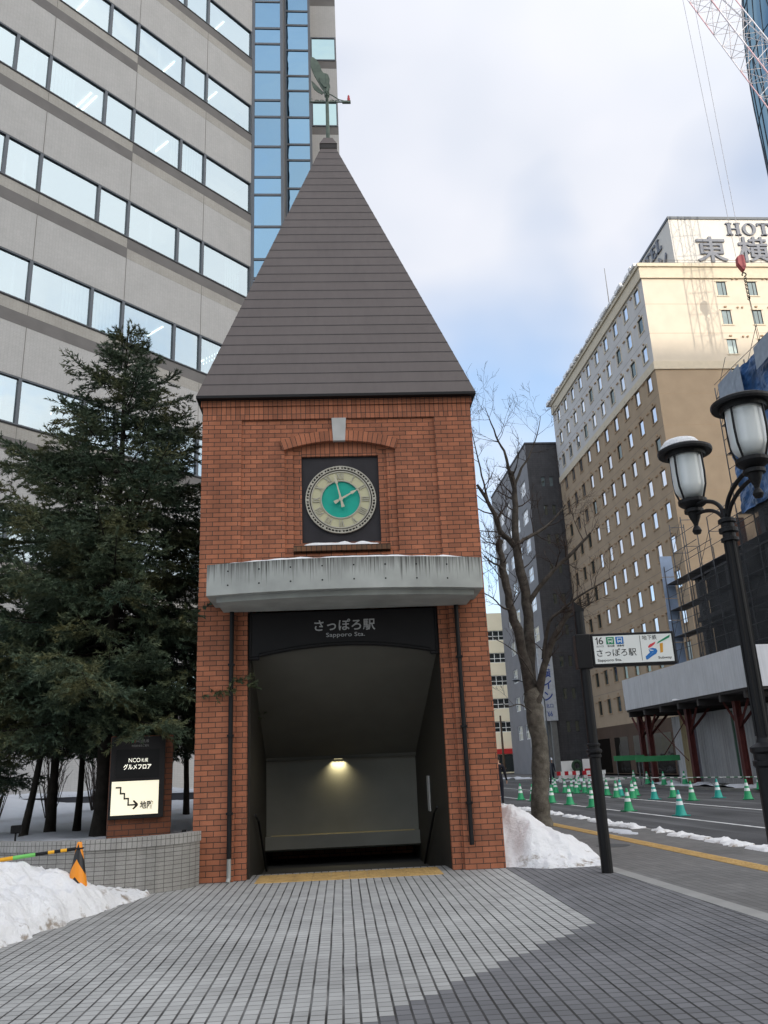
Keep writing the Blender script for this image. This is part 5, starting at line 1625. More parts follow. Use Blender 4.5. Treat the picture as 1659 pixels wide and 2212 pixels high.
# ---- foreground snow heap on the left
def edgeX(y):
    pts = [(6.0, -4.15), (7.6, -4.08), (9.0, -3.96), (9.7, -3.87), (10.9, -3.72), (12.1, -3.46), (12.6, -3.35)]
    for (y0, x0_), (y1, x1_) in zip(pts[:-1], pts[1:]):
        if y <= y1: return x0_ + (x1_ - x0_) * (y - y0) / (y1 - y0)
    return pts[-1][1]
def lh(x, y):
    d = edgeX(y) - x + 0.10 * fbm(x, y, 2.6, 4, 11)
    if d <= 0: return -0.03
    h = 0.78 * (1 - math.exp(-d / 0.72)) * sstep(0, 0.10, d) + 0.03 * sstep(0, 0.05, d)
    h *= 0.30 + 0.70 * sstep(12.3, 10.9, y) if y > 10.9 else 1.0
    h *= sstep(5.6, 7.4, y)
    h *= 1 + 0.12 * fbm(x, y, 1.5, 3, 2)
    h += 0.030 * sstep(0.0, 0.12, d) * (1.3 - sstep(0.2, 1.2, d)) * abs(fbm(x, y, 11, 3, 71))
    h += 0.095 * sstep(0.0, 0.25, d) * fbm(x, y, 3.2, 6, 5) * (0.4 + 0.6 * sstep(12.4, 11.5, y))
    return max(h, 0.004)
heightfield('snow_heap', -7.5, -3.1, 6.6, 12.42, 0.025, lh, m_snowdirty, 'dirty snow heap beside the planter wall at the left edge', 'snow heap')
# ---- snow heap right of the tower
def rh(x, y):
    xr = 3.10 + 0.10 * fbm(x, y, 2.0, 3, 8) + 0.12 * (y - 13.4) * (1 if y < 16 else 0)
    dx = xr - x; dy = y - (13.76 - 0.36 * sstep(1.6, 2.3, x)) + 0.09 * fbm(x, y, 3, 4, 1)
    if dx <= 0 or dy <= 0: return -0.03
    h = 0.74 * min(1, dx / 1.35) ** 0.9 * (sstep(0, 0.85, dy) * 0.9 + 0.1 * sstep(0, 0.12, dy))
    h *= 1 - 0.9 * sstep(16.0, 19.5, y)
    h *= 1 + 0.16 * fbm(x, y, 1.3, 3, 6)
    h += 0.03 * sstep(0, 0.1, min(dx, dy)) * abs(fbm(x, y, 10, 3, 71)) + 0.06 * fbm(x, y, 3.6, 5, 15) * sstep(0, 0.3, min(dx, dy))
    return max(h, 0.004)
heightfield('snow_heap', 1.58, 3.9, 13.2, 19.6, 0.025, rh, m_snowdirty, 'bright snow heap between the tower and the sign post', 'snow heap')
# broken ridge of snow along the kerb, and thin remains on the footway
def kh(x, y):        # x = t across, y = s along
    c = 7.62 + 0.10 * fbm(y, 0, 0.8, 3, 4)
    w = 0.17 + 0.13 * fbm(y, 3, 1.4, 3, 9)
    gap = fbm(y, 9, 0.9, 4, 31)
    k = 1 - ((x - c) / max(w, 0.05)) ** 2
    if k <= 0 or gap < -0.12: return -0.03
    return 0.085 * math.sqrt(k) * (0.8 + 0.5 * gap) * (0.5 + 1.0 * max(0, fbm(x, y, 7, 2, 44))) * (0.75 + 0.5 * fbm(x, y, 5, 3, 2)) + 0.02
o = heightfield('kerb_snow', 7.1, 8.2, 8, 40, 0.05, kh, snow_mat('dirty kerb snow', (0.80, 0.80, 0.80), dirt=1.0, low=0.10, dscale=3.0), 'broken ridge of dirty snow along the kerb', 'snow')
o.rotation_euler = (0, 0, ST)
def ph(x, y):
    k = 1 - ((x - 6.95 - 0.1 * fbm(x, y, 3, 3, 7)) / 0.22) ** 2 - ((y - 18.6) / 0.9) ** 2
    return 0.012 + 0.02 * k if k > 0 else -0.03
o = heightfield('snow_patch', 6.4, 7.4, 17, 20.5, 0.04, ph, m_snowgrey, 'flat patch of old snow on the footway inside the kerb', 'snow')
o.rotation_euler = (0, 0, ST)
def fh(x, y):
    return 0.05 + 0.16 * fbm(x, y, 0.7, 4, 12) if fbm(x, y, 0.25, 3, 40) > 0.02 else -0.03
o = heightfield('far_snow', 19.4, 21.5, 36, 110, 0.25, fh, m_snowgrey, 'patches of trodden snow along the far footway', 'snow', kind='structure')
o.rotation_euler = (0, 0, ST)
def eh(x, y):
    return 0.03 + 0.10 * fbm(x, y, 0.3, 3, 2) + 0.05
b = MB(); b.poly([(3.5, 95, -0.05), (13.0, 95, -0.05), (13.0, 122, -0.02), (3.5, 122, -0.02)])
tag(b.build('trodden_snow', m_snow), 'sunlit trodden snow at the far end of the street', 'snow', kind='structure')

# ================================================================ TREES
def needle_mesh(name, P, D, L, Wd, mat, seed=0):
    rng = np.random.default_rng(seed)
    n = len(P); r = rng.normal(size=(n, 3)); s_ = np.cross(D, r); s_ /= (np.linalg.norm(s_, axis=1, keepdims=True) + 1e-9)
    v = np.empty((n, 3, 3)); v[:, 0] = P - s_ * Wd[:, None] / 2; v[:, 1] = P + s_ * Wd[:, None] / 2; v[:, 2] = P + D * L[:, None]
    me = bpy.data.meshes.new(name)
    me.vertices.add(n * 3); me.vertices.foreach_set('co', v.ravel())
    me.loops.add(n * 3); me.loops.foreach_set('vertex_index', np.arange(n * 3, dtype=np.int32))
    me.polygons.add(n); me.polygons.foreach_set('loop_start', np.arange(0, n * 3, 3, dtype=np.int32)); me.polygons.foreach_set('loop_total', np.full(n, 3, dtype=np.int32))
    me.update(calc_edges=True); me.materials.append(mat)
    return me
def foliage_mat(name, c1, c2, c3):
    m, t, b = new_mat(name)
    b.inputs['Roughness'].default_value = 0.6; b.inputs['Specular IOR Level'].default_value = 0.25
    tc = nd(t, 'ShaderNodeTexCoord'); n1 = nd(t, 'ShaderNodeTexNoise'); n1.inputs['Scale'].default_value = 1.3; n1.inputs['Detail'].default_value = 5
    t.links.new(tc.outputs['Object'], n1.inputs['Vector'])
    rp = nd(t, 'ShaderNodeValToRGB'); rp.color_ramp.elements[0].position = 0.32; rp.color_ramp.elements[1].position = 0.68
    rp.color_ramp.elements[0].color = c4(c1); rp.color_ramp.elements[1].color = c4(c2)
    e = rp.color_ramp.elements.new(0.5); e.color = c4(c3)
    t.links.new(n1.outputs['Fac'], rp.inputs[0]); t.links.new(rp.outputs[0], b.inputs['Base Color'])
    return m
m_needle = foliage_mat('spruce needles', (0.040, 0.068, 0.044), (0.118, 0.118, 0.050), (0.066, 0.092, 0.054))

def spruce(name, label, loc, H, prof, zlo, seed, trunk_r, dens=1.0, lean=(0, 0), group=None, per=7, dz=0.26, extra=()):
    rng = random.Random(seed); nr = np.random.default_rng(seed)
    root = thing(name, label, 'tree', loc, 0, group)
    b = MB()
    zs_ = np.linspace(-0.3, H, 14)
    b.tube([(lean[0] * z / H + 0.015 * math.sin(z * 2), lean[1] * z / H, z) for z in zs_], [max(0.012, trunk_r * (1 - max(z, 0) / H) ** 0.8 + (0.10 * trunk_r / 0.15 * math.exp(-max(z, 0) / 0.15))) for z in zs_], 10)
    b.build('trunk', m_darkbark, root, smooth=True)
    wood = MB()
    PP, DD, LL, WW = [], [], [], []
    def R_(z):
        for (z0_, r0_), (z1_, r1_) in zip(prof[:-1], prof[1:]):
            if z0_ <= z <= z1_: return r0_ + (r1_ - r0_) * (z - z0_) / (z1_ - z0_)
        return 0.05
    def needles(a, c, dn, spread=0.75):
        a, c = np.array(a), np.array(c); d = c - a; L = np.linalg.norm(d)
        if L < 1e-6: return
        n = max(3, int(L * dn)); d = d / L
        k = nr.random(n) ** 0.9
        p = a + np.outer(k, c - a)
        rr = nr.normal(size=(n, 3)); rr -= np.outer(rr @ d, d); rr /= np.linalg.norm(rr, axis=1, keepdims=True) + 1e-9
        dd = d * 1.0 + rr * spread; dd[:, 2] += 0.10; dd /= np.linalg.norm(dd, axis=1, keepdims=True)
        PP.append(p); DD.append(dd); LL.append(nr.uniform(0.05, 0.095, n)); WW.append(nr.uniform(0.015, 0.028, n))
    br_list = []
    z = zlo
    while z < H - 0.12:
        a0_ = rng.random() * 6.28
        k = (z - zlo) / (H - zlo)
        m_ = max(3, int(per * (1 - 0.3 * k)))
        for i in range(m_):
            br_list.append((z + rng.uniform(-0.12, 0.12), a0_ + 6.283 * i / m_ + rng.uniform(-0.35, 0.35), R_(z) * rng.uniform(0.62, 1.15), None))
        z += dz * rng.uniform(0.8, 1.25)
    for e in extra: br_list.append(e)
    for z, az_, L, droop in br_list:
        k = z / H
        e0_ = droop if droop is not None else (0.42 * k - 0.10 + rng.uniform(-0.12, 0.12))
        ca, sa = math.cos(az_), math.sin(az_)
        x0_, y0_ = lean[0] * z / H, lean[1] * z / H
        def pt(t_):
            return np.array((x0_ + ca * L * t_, y0_ + sa * L * t_, z + L * (e0_ * t_ - 0.42 * (1 - 0.5 * k) * t_ ** 1.6 + 0.30 * t_ ** 3)))
        ns_ = 6
        ps = [pt(i / ns_) for i in range(ns_ + 1)]
        wood.tube([tuple(p) for p in ps], [0.017 * (L / 2.0) * (1 - 0.85 * i / ns_) + 0.004 for i in range(ns_ + 1)], 4, caps=False)
        nt_ = int((7 + 11 * L) * dens)
        for j in range(nt_):
            t_ = 0.22 + 0.78 * (j + rng.random()) / nt_
            p = pt(t_); fwd = pt(min(1.0, t_ + 0.05)) - pt(t_ - 0.05); fwd /= np.linalg.norm(fwd)
            side = np.array((-sa, ca, 0)) * (1 if j % 2 else -1)
            tl = (L * 0.40 * (1 - t_) ** 0.8 + 0.16) * rng.uniform(0.7, 1.2)
            d = fwd * 0.75 + side * rng.uniform(0.6, 0.95) + np.array((0, 0, rng.uniform(-0.42, 0.10)))
            d /= np.linalg.norm(d)
            q = p + d * tl + np.array((0, 0, -0.10 * tl))
            needles(p, q, 62 * dens)
            for s2 in range(int(tl / 0.13)):         # side shoots
                tt = 0.25 + 0.7 * rng.random(); pp = p + (q - p) * tt
                d2 = d + np.array((rng.uniform(-1, 1), rng.uniform(-1, 1), rng.uniform(-0.6, 0.35))) * 0.9; d2 /= np.linalg.norm(d2)
                needles(pp, pp + d2 * rng.uniform(0.08, 0.20), 72 * dens)
        needles(pt(0.8), pt(1.0) + (pt(1.0) - pt(0.93)), 90 * dens)
        for j in range(int(4 * L)):                  # bare hanging twigs inside the crown
            t_ = rng.uniform(0.1, 0.6); p = pt(t_)
            wood.tube([tuple(p), tuple(p + np.array((rng.uniform(-.15, .15), rng.uniform(-.15, .15), -rng.uniform(0.1, 0.35))))], 0.005, 3, caps=False)
    needles((lean[0], lean[1], H - 0.35), (lean[0], lean[1], H + 0.12), 200)
    wood.build('branches', m_darkbark, root)
    me = needle_mesh('crown', np.concatenate(PP), np.concatenate(DD), np.concatenate(LL), np.concatenate(WW), m_needle, seed)
    link_mesh('crown', me, root)
    return root
profA = [(0, 2.5), (2.4, 2.75), (3.8, 2.6), (5.0, 2.4), (6.2, 2.1), (7.2, 1.55), (8.0, 1.15), (8.8, 0.62), (9.4, 0.32), (9.75, 0.10)]
spruce('spruce_tree', 'large dark green spruce with drooping branches beside the brick tower', (-5.04, 14.95, 0.58), 9.75, profA, 2.0, 5, 0.14, 1.2, (0.0, 0.0), per=7, dz=0.26,
       extra=((2.15, -1.15, 2.1, 0.12), (2.2, -1.45, 2.0, 0.12), (2.2, -0.95, 2.0, 0.12), (2.1, -2.0, 1.9, 0.1), (2.40, -0.80, 2.25, 0.08), (2.75, -0.95, 2.2, 0.12), (2.7, -1.25, 2.3, 0.12), (2.75, -1.8, 2.3, 0.1), (2.6, -2.2, 2.3, 0.08), (2.5, -1.5, 1.8, 0.1), (2.6, -2.6, 2.4, 0.05), (2.5, 3.1, 2.6, 0.05), (3.3, 2.9, 2.7, 0.05), (6.9, -2.9, 2.2, 0.1), (6.6, 3.3, 2.5, 0.1), (5.9, 3.0, 2.6, 0.05), (6.8, 2.7, 2.3, 0.12), (5.5, -2.7, 2.4, 0.1)))
profB = [(0, 1.1), (2.0, 1.35), (4.0, 1.1), (6.0, 0.5), (6.6, 0.1)]
behind = [(-6.55, 15.4, 6.6, 'dark conifer with a slanting trunk at the left edge of the planter', (0.9, 0.2)), (-6.32, 16.0, 6.0, 'dark conifer with the thickest trunk in the row left of the spruce', (0, 0)),
          (-6.05, 16.6, 6.3, 'slim conifer second from the right in the trunk row left of the spruce', (0.1, 0)), (-5.75, 17.2, 5.6, 'slim conifer nearest the spruce in the trunk row', (0.05, 0)),
          (-4.42, 18.4, 6.4, 'dark conifer seen between the sign pillar and the brick tower', (-0.2, 0)), (-8.2, 15.9, 7.0, 'dark bushy conifer cut by the left edge of the view', (0, 0))]
for i, (x, y, H, lab, ln) in enumerate(behind):
    spruce('conifer', lab, (x, y, 0.62), H, [(a * H / 6.6, r * (1.25 if i == 5 else 1.0)) for a, r in profB], 1.7 if i != 5 else 1.2, 20 + i, 0.062 if i != 1 else 0.085, 0.95, ln, 'conifers behind the planter wall', per=7, dz=0.30)
# leafless shrubs behind the trunks
b = MB(); rng = random.Random(8)
for cx_, cy_ in ((-8.3, 18.2), (-7.3, 18.6), (-6.4, 19.2)):
    pass
def shrub(x, y, lab, seed):
    rng = random.Random(seed); b = MB()
    for i in range(26):
        a = rng.random() * 6.28; sp = rng.uniform(0.1, 0.5); h = rng.uniform(0.9, 1.7)
        p = [Vector((0.06 * math.cos(a), 0.06 * math.sin(a), 0)), Vector((sp * 0.5 * math.cos(a), sp * 0.5 * math.sin(a), h * 0.5)), Vector((sp * math.cos(a) + rng.uniform(-.1, .1), sp * math.sin(a), h))]
        b.tube(p, [0.012, 0.008, 0.004], 4, caps=False)
        for j in range(3):
            q = p[1] + (p[2] - p[1]) * rng.random(); b.tube([q, q + Vector((rng.uniform(-.25, .25), rng.uniform(-.25, .25), rng.uniform(.1, .4)))], [0.006, 0.003], 3, caps=False)
    tag(b.build('bare_shrub', m_twig, None, (x, y, 0.72)), lab, 'shrub', 'leafless shrubs in the planter')
shrub(-8.4, 18.3, 'leafless twiggy shrub at the far left behind the trunks', 1); shrub(-7.5, 18.9, 'leafless twiggy shrub between the slanting trunk and the thick trunk', 2); shrub(-6.7, 19.5, 'leafless twiggy shrub just left of the spruce trunk', 3)

# ---- bare street tree
bt = thing('bare_tree', 'leafless street tree with pruned limbs and fine twigs beside the snow heap', 'tree', (3.50, 21.5, 0))
OB = Vector((3.50, 21.5, 0))
rng = random.Random(12)
limbs = {
 't': ([(3.50, 21.5, -0.1), (3.50, 21.5, 0.25), (3.55, 21.5, 1.0), (3.61, 21.5, 2.1), (3.55, 21.5, 2.8), (3.52, 21.5, 3.25)], [.30, .235, .215, .205, .225, .20]),
 'l1': ([(3.53, 21.5, 2.9), (3.45, 21.45, 3.89), (3.29, 21.35, 4.79), (3.17, 21.3, 5.47), (3.07, 21.3, 6.18), (3.06, 21.32, 6.75), (3.05, 21.32, 7.17)], [.15, .135, .12, .11, .095, .08, .085]),
 'l2': ([(3.53, 21.5, 3.0), (3.58, 21.6, 3.88), (3.68, 21.75, 5.21), (3.65, 21.8, 6.13), (3.58, 21.85, 7.08), (3.59, 21.9, 8.04), (3.68, 21.9, 8.77), (3.59, 21.9, 9.29)], [.17, .155, .14, .125, .115, .085, .07, .075]),
 'l3': ([(3.6, 21.5, 2.75), (3.71, 21.4, 3.22), (3.96, 21.2, 4.07), (4.28, 21.0, 4.71), (4.67, 20.9, 5.22)], [.12, .105, .085, .075, .06]),
 'l1b': ([(3.58, 21.85, 7.05), (3.30, 21.75, 7.35), (3.12, 21.7, 7.55), (2.9, 21.6, 8.25), (2.57, 21.5, 8.83)], [.085, .075, .07, .055, .035]),
 'l2b': ([(3.6, 21.85, 7.2), (3.80, 21.95, 7.34), (4.16, 22.1, 7.55), (4.59, 22.3, 7.84), (5.13, 22.4, 8.41)], [.06, .05, .045, .035, .02]),
 'l2c': ([(3.69, 21.75, 5.4), (3.9, 21.7, 5.76), (4.39, 21.6, 6.3), (5.01, 21.5, 6.84), (5.5, 21.4, 7.3)], [.075, .065, .055, .045, .025]),
 'l2a': ([(3.59, 21.9, 9.2), (3.45, 21.8, 9.9), (3.31, 21.8, 10.2), (3.14, 21.7, 10.7), (3.0, 21.7, 11.2)], [.045, .035, .028, .018, .007]),
 'l2d': ([(3.67, 21.9, 8.8), (3.9, 21.9, 9.4), (4.15, 22.0, 9.75), (4.45, 22.0, 10.4), (4.62, 22.0, 11.0)], [.045, .035, .025, .016, .006]),
 'l1a': ([(3.1, 21.3, 6.3), (2.95, 21.2, 6.46), (2.81, 21.15, 6.52), (2.55, 21.0, 6.69)], [.04, .03, .025, .015]),
 'l1c': ([(2.9, 21.6, 8.2), (2.78, 21.6, 8.9), (2.67, 21.6, 9.63), (2.51, 21.5, 10.69)], [.035, .026, .02, .006]),
 'l3b': ([(3.87, 21.25, 4.0), (4.1, 21.1, 4.9), (4.4, 21.0, 5.16), (4.83, 20.9, 5.48), (5.67, 20.7, 5.9)], [.05, .045, .04, .03, .015]),
 'l1d': ([(3.2, 21.3, 5.3), (2.95, 21.2, 5.35), (2.7, 21.1, 5.6), (2.4, 21.0, 5.75)], [.03, .022, .018, .010]),
 'l3c': ([(3.75, 21.4, 3.3), (3.3, 21.0, 4.0), (2.95, 20.8, 4.3), (2.6, 20.7, 4.5)], [.02, .016, .012, .008]),
 'l3d': ([(3.62, 21.4, 2.6), (3.2, 21.2, 2.9), (2.9, 21.1, 2.85), (2.7, 21.0, 2.95)], [.02, .016, .012, .006]),
}
trunk = MB(); main = MB(); tw = MB()
def crook(p, d, L, r, lev, up=0.25):
    n = 4; pts = [p]; dd = d.normalized()
    for i in range(n):
        dd = (dd + Vector((rng.gauss(0, .16), rng.gauss(0, .16), rng.gauss(up * 0.4, .12)))).normalized()
        pts.append(pts[-1] + dd * L / n)
    tw.tube(pts, [max(0.003, r * (1 - 0.8 * i / n)) for i in range(n + 1)], 4 if r > 0.012 else 3, caps=False)
    if lev >= 3: return
    m_ = {0: 7, 1: 5, 2: 3}[lev]
    for i in range(m_):
        k = rng.uniform(0.25, 1.0); j = min(n - 1, int(k * n)); q = pts[j] + (pts[j + 1] - pts[j]) * (k * n - j)
        ax = (pts[j + 1] - pts[j]).normalized()
        o_ = ax.orthogonal(); o_.rotate(Matrix.Rotation(rng.random() * 6.283, 3, ax))
        crook(q, ax * 0.9 + o_ * rng.uniform(0.5, 0.9), L * rng.uniform(0.30, 0.58), r * 0.5, lev + 1, up)
for kname, (pts, rad) in limbs.items():
    pts = [Vector(p) - OB for p in pts]
    mb = trunk if kname == 't' else main
    P3 = smooth_path(pts, 3); R3 = []
    for i in range(len(rad) - 1):
        for j in range(3): R3.append(rad[i] + (rad[i + 1] - rad[i]) * j / 3)
    R3.append(rad[-1])
    P3 = [p + Vector((rng.gauss(0, .02), rng.gauss(0, .02), 0)) * min(1, R3[i] * 12) for i, p in enumerate(P3)]
    R3 = [r * rng.uniform(0.93, 1.1) for r in R3]
    mb.tube(P3, R3, 10 if rad[0] > 0.06 else 6)
    if kname == 't': continue
    nsp = {'l1': 9, 'l2': 12, 'l3': 8, 'l1b': 9, 'l2b': 8, 'l2c': 9, 'l2a': 9, 'l2d': 9, 'l1a': 5, 'l1c': 6, 'l3b': 9, 'l1d': 4, 'l3c': 3, 'l3d': 3}[kname]
    for i in range(nsp):
        k = rng.uniform(0.3, 1.0) ** 0.8 * (len(P3) - 1); j = min(len(P3) - 2, int(k))
        q = P3[j] + (P3[j + 1] - P3[j]) * (k - j); ax = (P3[j + 1] - P3[j]).normalized()
        o_ = ax.orthogonal(); o_.rotate(Matrix.Rotation(rng.random() * 6.283, 3, ax)); o_ = Vector((o_.x, o_.y * 0.7, o_.z))
        crook(q, ax * 0.45 + o_ + Vector((0, 0, 0.35)), rng.uniform(0.5, 1.25) * (1.05 if q.z > 5 else 0.8), min(0.022, R3[j] * 0.4), 1)
trunk.build('trunk', m_bark, bt, smooth=True)
main.build('limbs', m_limb, bt, smooth=True)
tw.build('twigs', m_twig, bt)

# ================================================================ STREET FURNITURE
# ---- subway sign post
sp_ = thing('sign_post', 'black pole with a white subway exit sign standing by the snow heap', 'sign post', (2.92, 12.66, 0), R(1.5))
b = MB()
b.tube([(0, 0, 0), (0, 0, 1.62)], 0.082, 16)
b.lathe([(0.082, 1.55), (0.10, 1.56), (0.10, 1.59), (0.09, 1.60), (0.115, 1.63), (0.115, 1.66), (0.085, 1.68), (0.085, 1.71), (0.10, 1.72), (0.10, 1.745), (0.076, 1.76)], 16)
b.tube([(0, 0, 1.75), (0, 0, 3.70)], 0.074, 16)
b.prism([(-0.074, 3.70), (0.074, 3.70), (0.074, 3.74), (-0.074, 3.86)], -0.05, 0.05, 'y')
b.build('pole', m_black, sp_, smooth=False)
b = MB(); b.box(-0.115, 0.115, -0.09, 0.09, 2.83, 3.35); bevel(b.build('bracket', m_black, sp_), 0.015)
b = MB(); b.box(0.116, 1.385, -0.085, 0.085, 2.85, 3.345); bd = bevel(b.build('sign_case', m_black, sp_), 0.012)
m_signface = M('white acrylic sign face', (0.66, 0.68, 0.66), 0.35, 0.4, 0, 0.03)
X0, X1, Z0, Z1 = 0.15, 1.345, 2.892, 3.305
b = MB(); b.box(X0, X1, -0.089, -0.0855, Z0, Z1); sf = b.build('sign_face', m_signface, bd)
sx = lambda k: X0 + (X1 - X0) * k
sz = lambda k: Z0 + (Z1 - Z0) * k
YF = -0.0892
def st(txt, x0, x1, z0, z1, mat=m_ink, bold=0.0): text_obj(txt, 'lettering', mat, sf, sx(x0), sz(z0), (X1 - X0) * (x1 - x0), (Z1 - Z0) * (z1 - z0), YF, 0.002, bold)
m_sg = M('subway green', (0.015, 0.21, 0.10), 0.5); m_sb = M('subway blue', (0.02, 0.14, 0.40), 0.5); m_so = M('subway orange', (0.55, 0.27, 0.03), 0.5); m_sr = M('subway red', (0.52, 0.045, 0.06), 0.5)
st('6', 0.068, 0.125, 0.70, 0.96, bold=0.0)
b = MB(); b.prism([(sx(0.044), sz(0.70)), (sx(0.057), sz(0.70)), (sx(0.057), sz(0.96)), (sx(0.047), sz(0.96)), (sx(0.040), sz(0.915)), (sx(0.027), sz(0.895)), (sx(0.027), sz(0.87)), (sx(0.044), sz(0.885))], YF - 0.002, YF, 'y'); b.build('lettering', m_ink, sf)
st('出入口', 0.035, 0.125, 0.595, 0.665); st('南北線', 0.175, 0.265, 0.595, 0.665); st('東豊線', 0.295, 0.385, 0.595, 0.665)
st('さっぽろ駅', 0.03, 0.53, 0.25, 0.53, bold=0.004); st('Sapporo Sta.', 0.03, 0.335, 0.05, 0.17, bold=0.006)
st('地下鉄', 0.625, 0.81, 0.80, 0.97); st('Subway', 0.80, 0.97, 0.07, 0.19, bold=0.006)
for (x0, x1, mm) in ((0.165, 0.265, m_sg), (0.285, 0.385, m_sb)):
    b = MB(); b.box(sx(x0), sx(x1), YF - 0.002, YF, sz(0.69), sz(0.955)); ic = b.build('line_icon', mm, sf)
    b = MB(); w = sx(x1) - sx(x0); xo, zo = sx(x0), sz(0.69); h = sz(0.955) - zo
    b.prism([(xo + .2 * w, zo + .30 * h), (xo + .8 * w, zo + .30 * h), (xo + .8 * w, zo + .85 * h), (xo + .2 * w, zo + .85 * h)], YF - 0.0035, YF - 0.0022, 'y')
    for q in (.24, .66): b.box(xo + q * w, xo + (q + .10) * w, YF - 0.0035, YF - 0.0022, zo + .14 * h, zo + .299 * h)
    b.build('train_symbol', m_signface, ic)
    b = MB(); b.box(xo + .27 * w, xo + .73 * w, YF - 0.005, YF - 0.0037, zo + .5 * h, zo + .76 * h)
    for q in (.30, .62): b.box(xo + q * w, xo + (q + .09) * w, YF - 0.005, YF - 0.0037, zo + .36 * h, zo + .43 * h)
    b.build('train_window', mm, ic)
b = MB(); b.box(sx(0.592), sx(0.597), YF - 0.002, YF, sz(0.06), sz(0.97)); b.build('divider', m_ink, sf)
def logo(pts, mat): 
    b = MB(); b.prism([(sx(x), sz(z)) for x, z in pts], YF - 0.002, YF, 'y'); b.build('logo_stroke', mat, sf)
logo([(0.800, 0.635), (0.825, 0.72), (0.985, 0.965), (0.975, 0.86)], m_sg)
logo([(0.690, 0.50), (0.688, 0.56), (0.712, 0.63), (0.790, 0.725), (0.775, 0.64), (0.735, 0.55)], m_sr)
logo([(0.840, 0.65), (0.880, 0.67), (0.868, 0.33), (0.833, 0.31)], m_so)
logo([(0.690, 0.46), (0.71, 0.40), (0.755, 0.40), (0.745, 0.36), (0.72, 0.29), (0.645, 0.09), (0.640, 0.20), (0.70, 0.34)], m_sb)
logo([(0.690, 0.462), (0.74, 0.50), (0.785, 0.47), (0.80, 0.38), (0.778, 0.28), (0.735, 0.22), (0.660, 0.085), (0.646, 0.092), (0.722, 0.288), (0.748, 0.362), (0.752, 0.42)], m_sb)

# ---- twin-headed street lamp
lamp = thing('street_lamp', 'ornate black street lamp with two frosted lanterns at the right edge', 'street lamp', (3.392, 7.92, 0), R(6.3))
b = MB()
b.lathe([(0.0, 0), (0.15, 0), (0.15, 0.12), (0.125, 0.18), (0.118, 0.3), (0.112, 1.40), (0.13, 1.42), (0.13, 1.46), (0.115, 1.47), (0.115, 1.52), (0.135, 1.54), (0.135, 1.58), (0.075, 1.62), (0.062, 1.66), (0.056, 3.56)], 20)
for k in range(8): b.tube([(0.060 * math.cos(k * .785), 0.060 * math.sin(k * .785), 1.68), (0.054 * math.cos(k * .785), 0.054 * math.sin(k * .785), 3.55)], 0.012, 5)
b.lathe([(0.056, 3.52), (0.085, 3.53), (0.085, 3.56), (0.062, 3.57), (0.062, 3.61), (0.09, 3.62), (0.09, 3.66), (0.062, 3.67), (0.062, 3.71), (0.085, 3.72), (0.085, 3.75), (0.055, 3.77)], 20)
b.build('post', m_black, lamp, smooth=False)
b = MB()
for a in range(5): b.tube([(0.03 * math.cos(a * 1.257), 0.03 * math.sin(a * 1.257), 3.72), (0.020 * math.cos(a * 1.257), 0.020 * math.sin(a * 1.257), 3.86)], 0.020, 6)
for sg_ in (-1, 1):
    for (z0_, top, r_) in ((3.80, 4.08, 0.022), (3.70, 3.98, 0.020)):
        pts = []
        for i in range(13):
            q = i / 12; yy = sg_ * (0.03 + 0.54 * (1 - math.cos(q * math.pi / 2)) ** 0.9); zz_ = z0_ + (top - z0_) * math.sin(q * math.pi / 2) ** 0.9
            pts.append((0, yy, zz_))
        b.tube(pts, r_, 8)
b.build('arm', m_black, lamp, smooth=True)
m_globe, t, bs = new_mat('frosted lamp glass')
bs.inputs['Base Color'].default_value = (0.62, 0.65, 0.64, 1); bs.inputs['Roughness'].default_value = 0.12; bs.inputs['Specular IOR Level'].default_value = 0.5
for sg_ in (1, -1):
    L_ = (0, sg_ * 0.62, 0)
    b = MB(); zc = 3.93
    b.lathe([(0, zc - 0.16), (0.035, zc - 0.15), (0.05, zc - 0.115), (0.035, zc - 0.08), (0.022, zc - 0.06), (0.03, zc - 0.03), (0.055, zc + 0.03), (0.07, zc + 0.08), (0.10, zc + 0.085), (0.10, zc + 0.12), (0.075, zc + 0.13), (0.135, zc + 0.17), (0.15, zc + 0.19), (0.15, zc + 0.225), (0.10, zc + 0.235), (0, zc + 0.24)], 20, L_)
    ln_ = b.build('lantern', m_black, lamp, smooth=False)
    b = MB(); prof = [(0.0, zc + 0.235)] + [(0.165 * math.sin(a) ** 0.8, zc + 0.40 - 0.165 * math.cos(a)) for a in [0.25 + i * (1.3208 / 8) for i in range(9)]] + [(0.168, zc + 0.5), (0.166, zc + 0.765)]
    b.lathe(prof, 28, L_); b.build('globe', m_globe, ln_, smooth=True)
    b = MB(); zt = zc + 0.765
    b.lathe([(0.0, zt), (0.18, zt), (0.185, zt - 0.05), (0.205, zt - 0.05), (0.215, zt), (0.28, zt - 0.012), (0.288, zt + 0.01), (0.285, zt + 0.035), (0.24, zt + 0.06), (0.14, zt + 0.10), (0.05, zt + 0.135), (0, zt + 0.14)], 32, L_)
    b.build('hat', m_black, ln_, smooth=False)
    b = MB()
    for k in range(4):
        a = 0.5 + k * math.pi / 2
        b.tube([(math.cos(a) * r_, sg_ * 0.62 + math.sin(a) * r_, z_) for r_, z_ in ((0.195, zt - 0.03), (0.20, zc + 0.5), (0.19, zc + 0.36), (0.15, zc + 0.25), (0.135, zc + 0.21))], 0.011, 6)
    b.build('strap', m_black, ln_)
b = MB(); c_ = Vector((-0.04, 0.62, 3.93 + 0.765 + 0.05))
b.lathe([(0.22, -0.02), (0.21, 0.04), (0.17, 0.09), (0.09, 0.12), (0, 0.13)], 20, c_)
tag(b.build('lying_snow', m_snow, None, lamp.location, R(6.0), smooth=True), 'cap of snow on the hat of the farther lantern', 'snow')

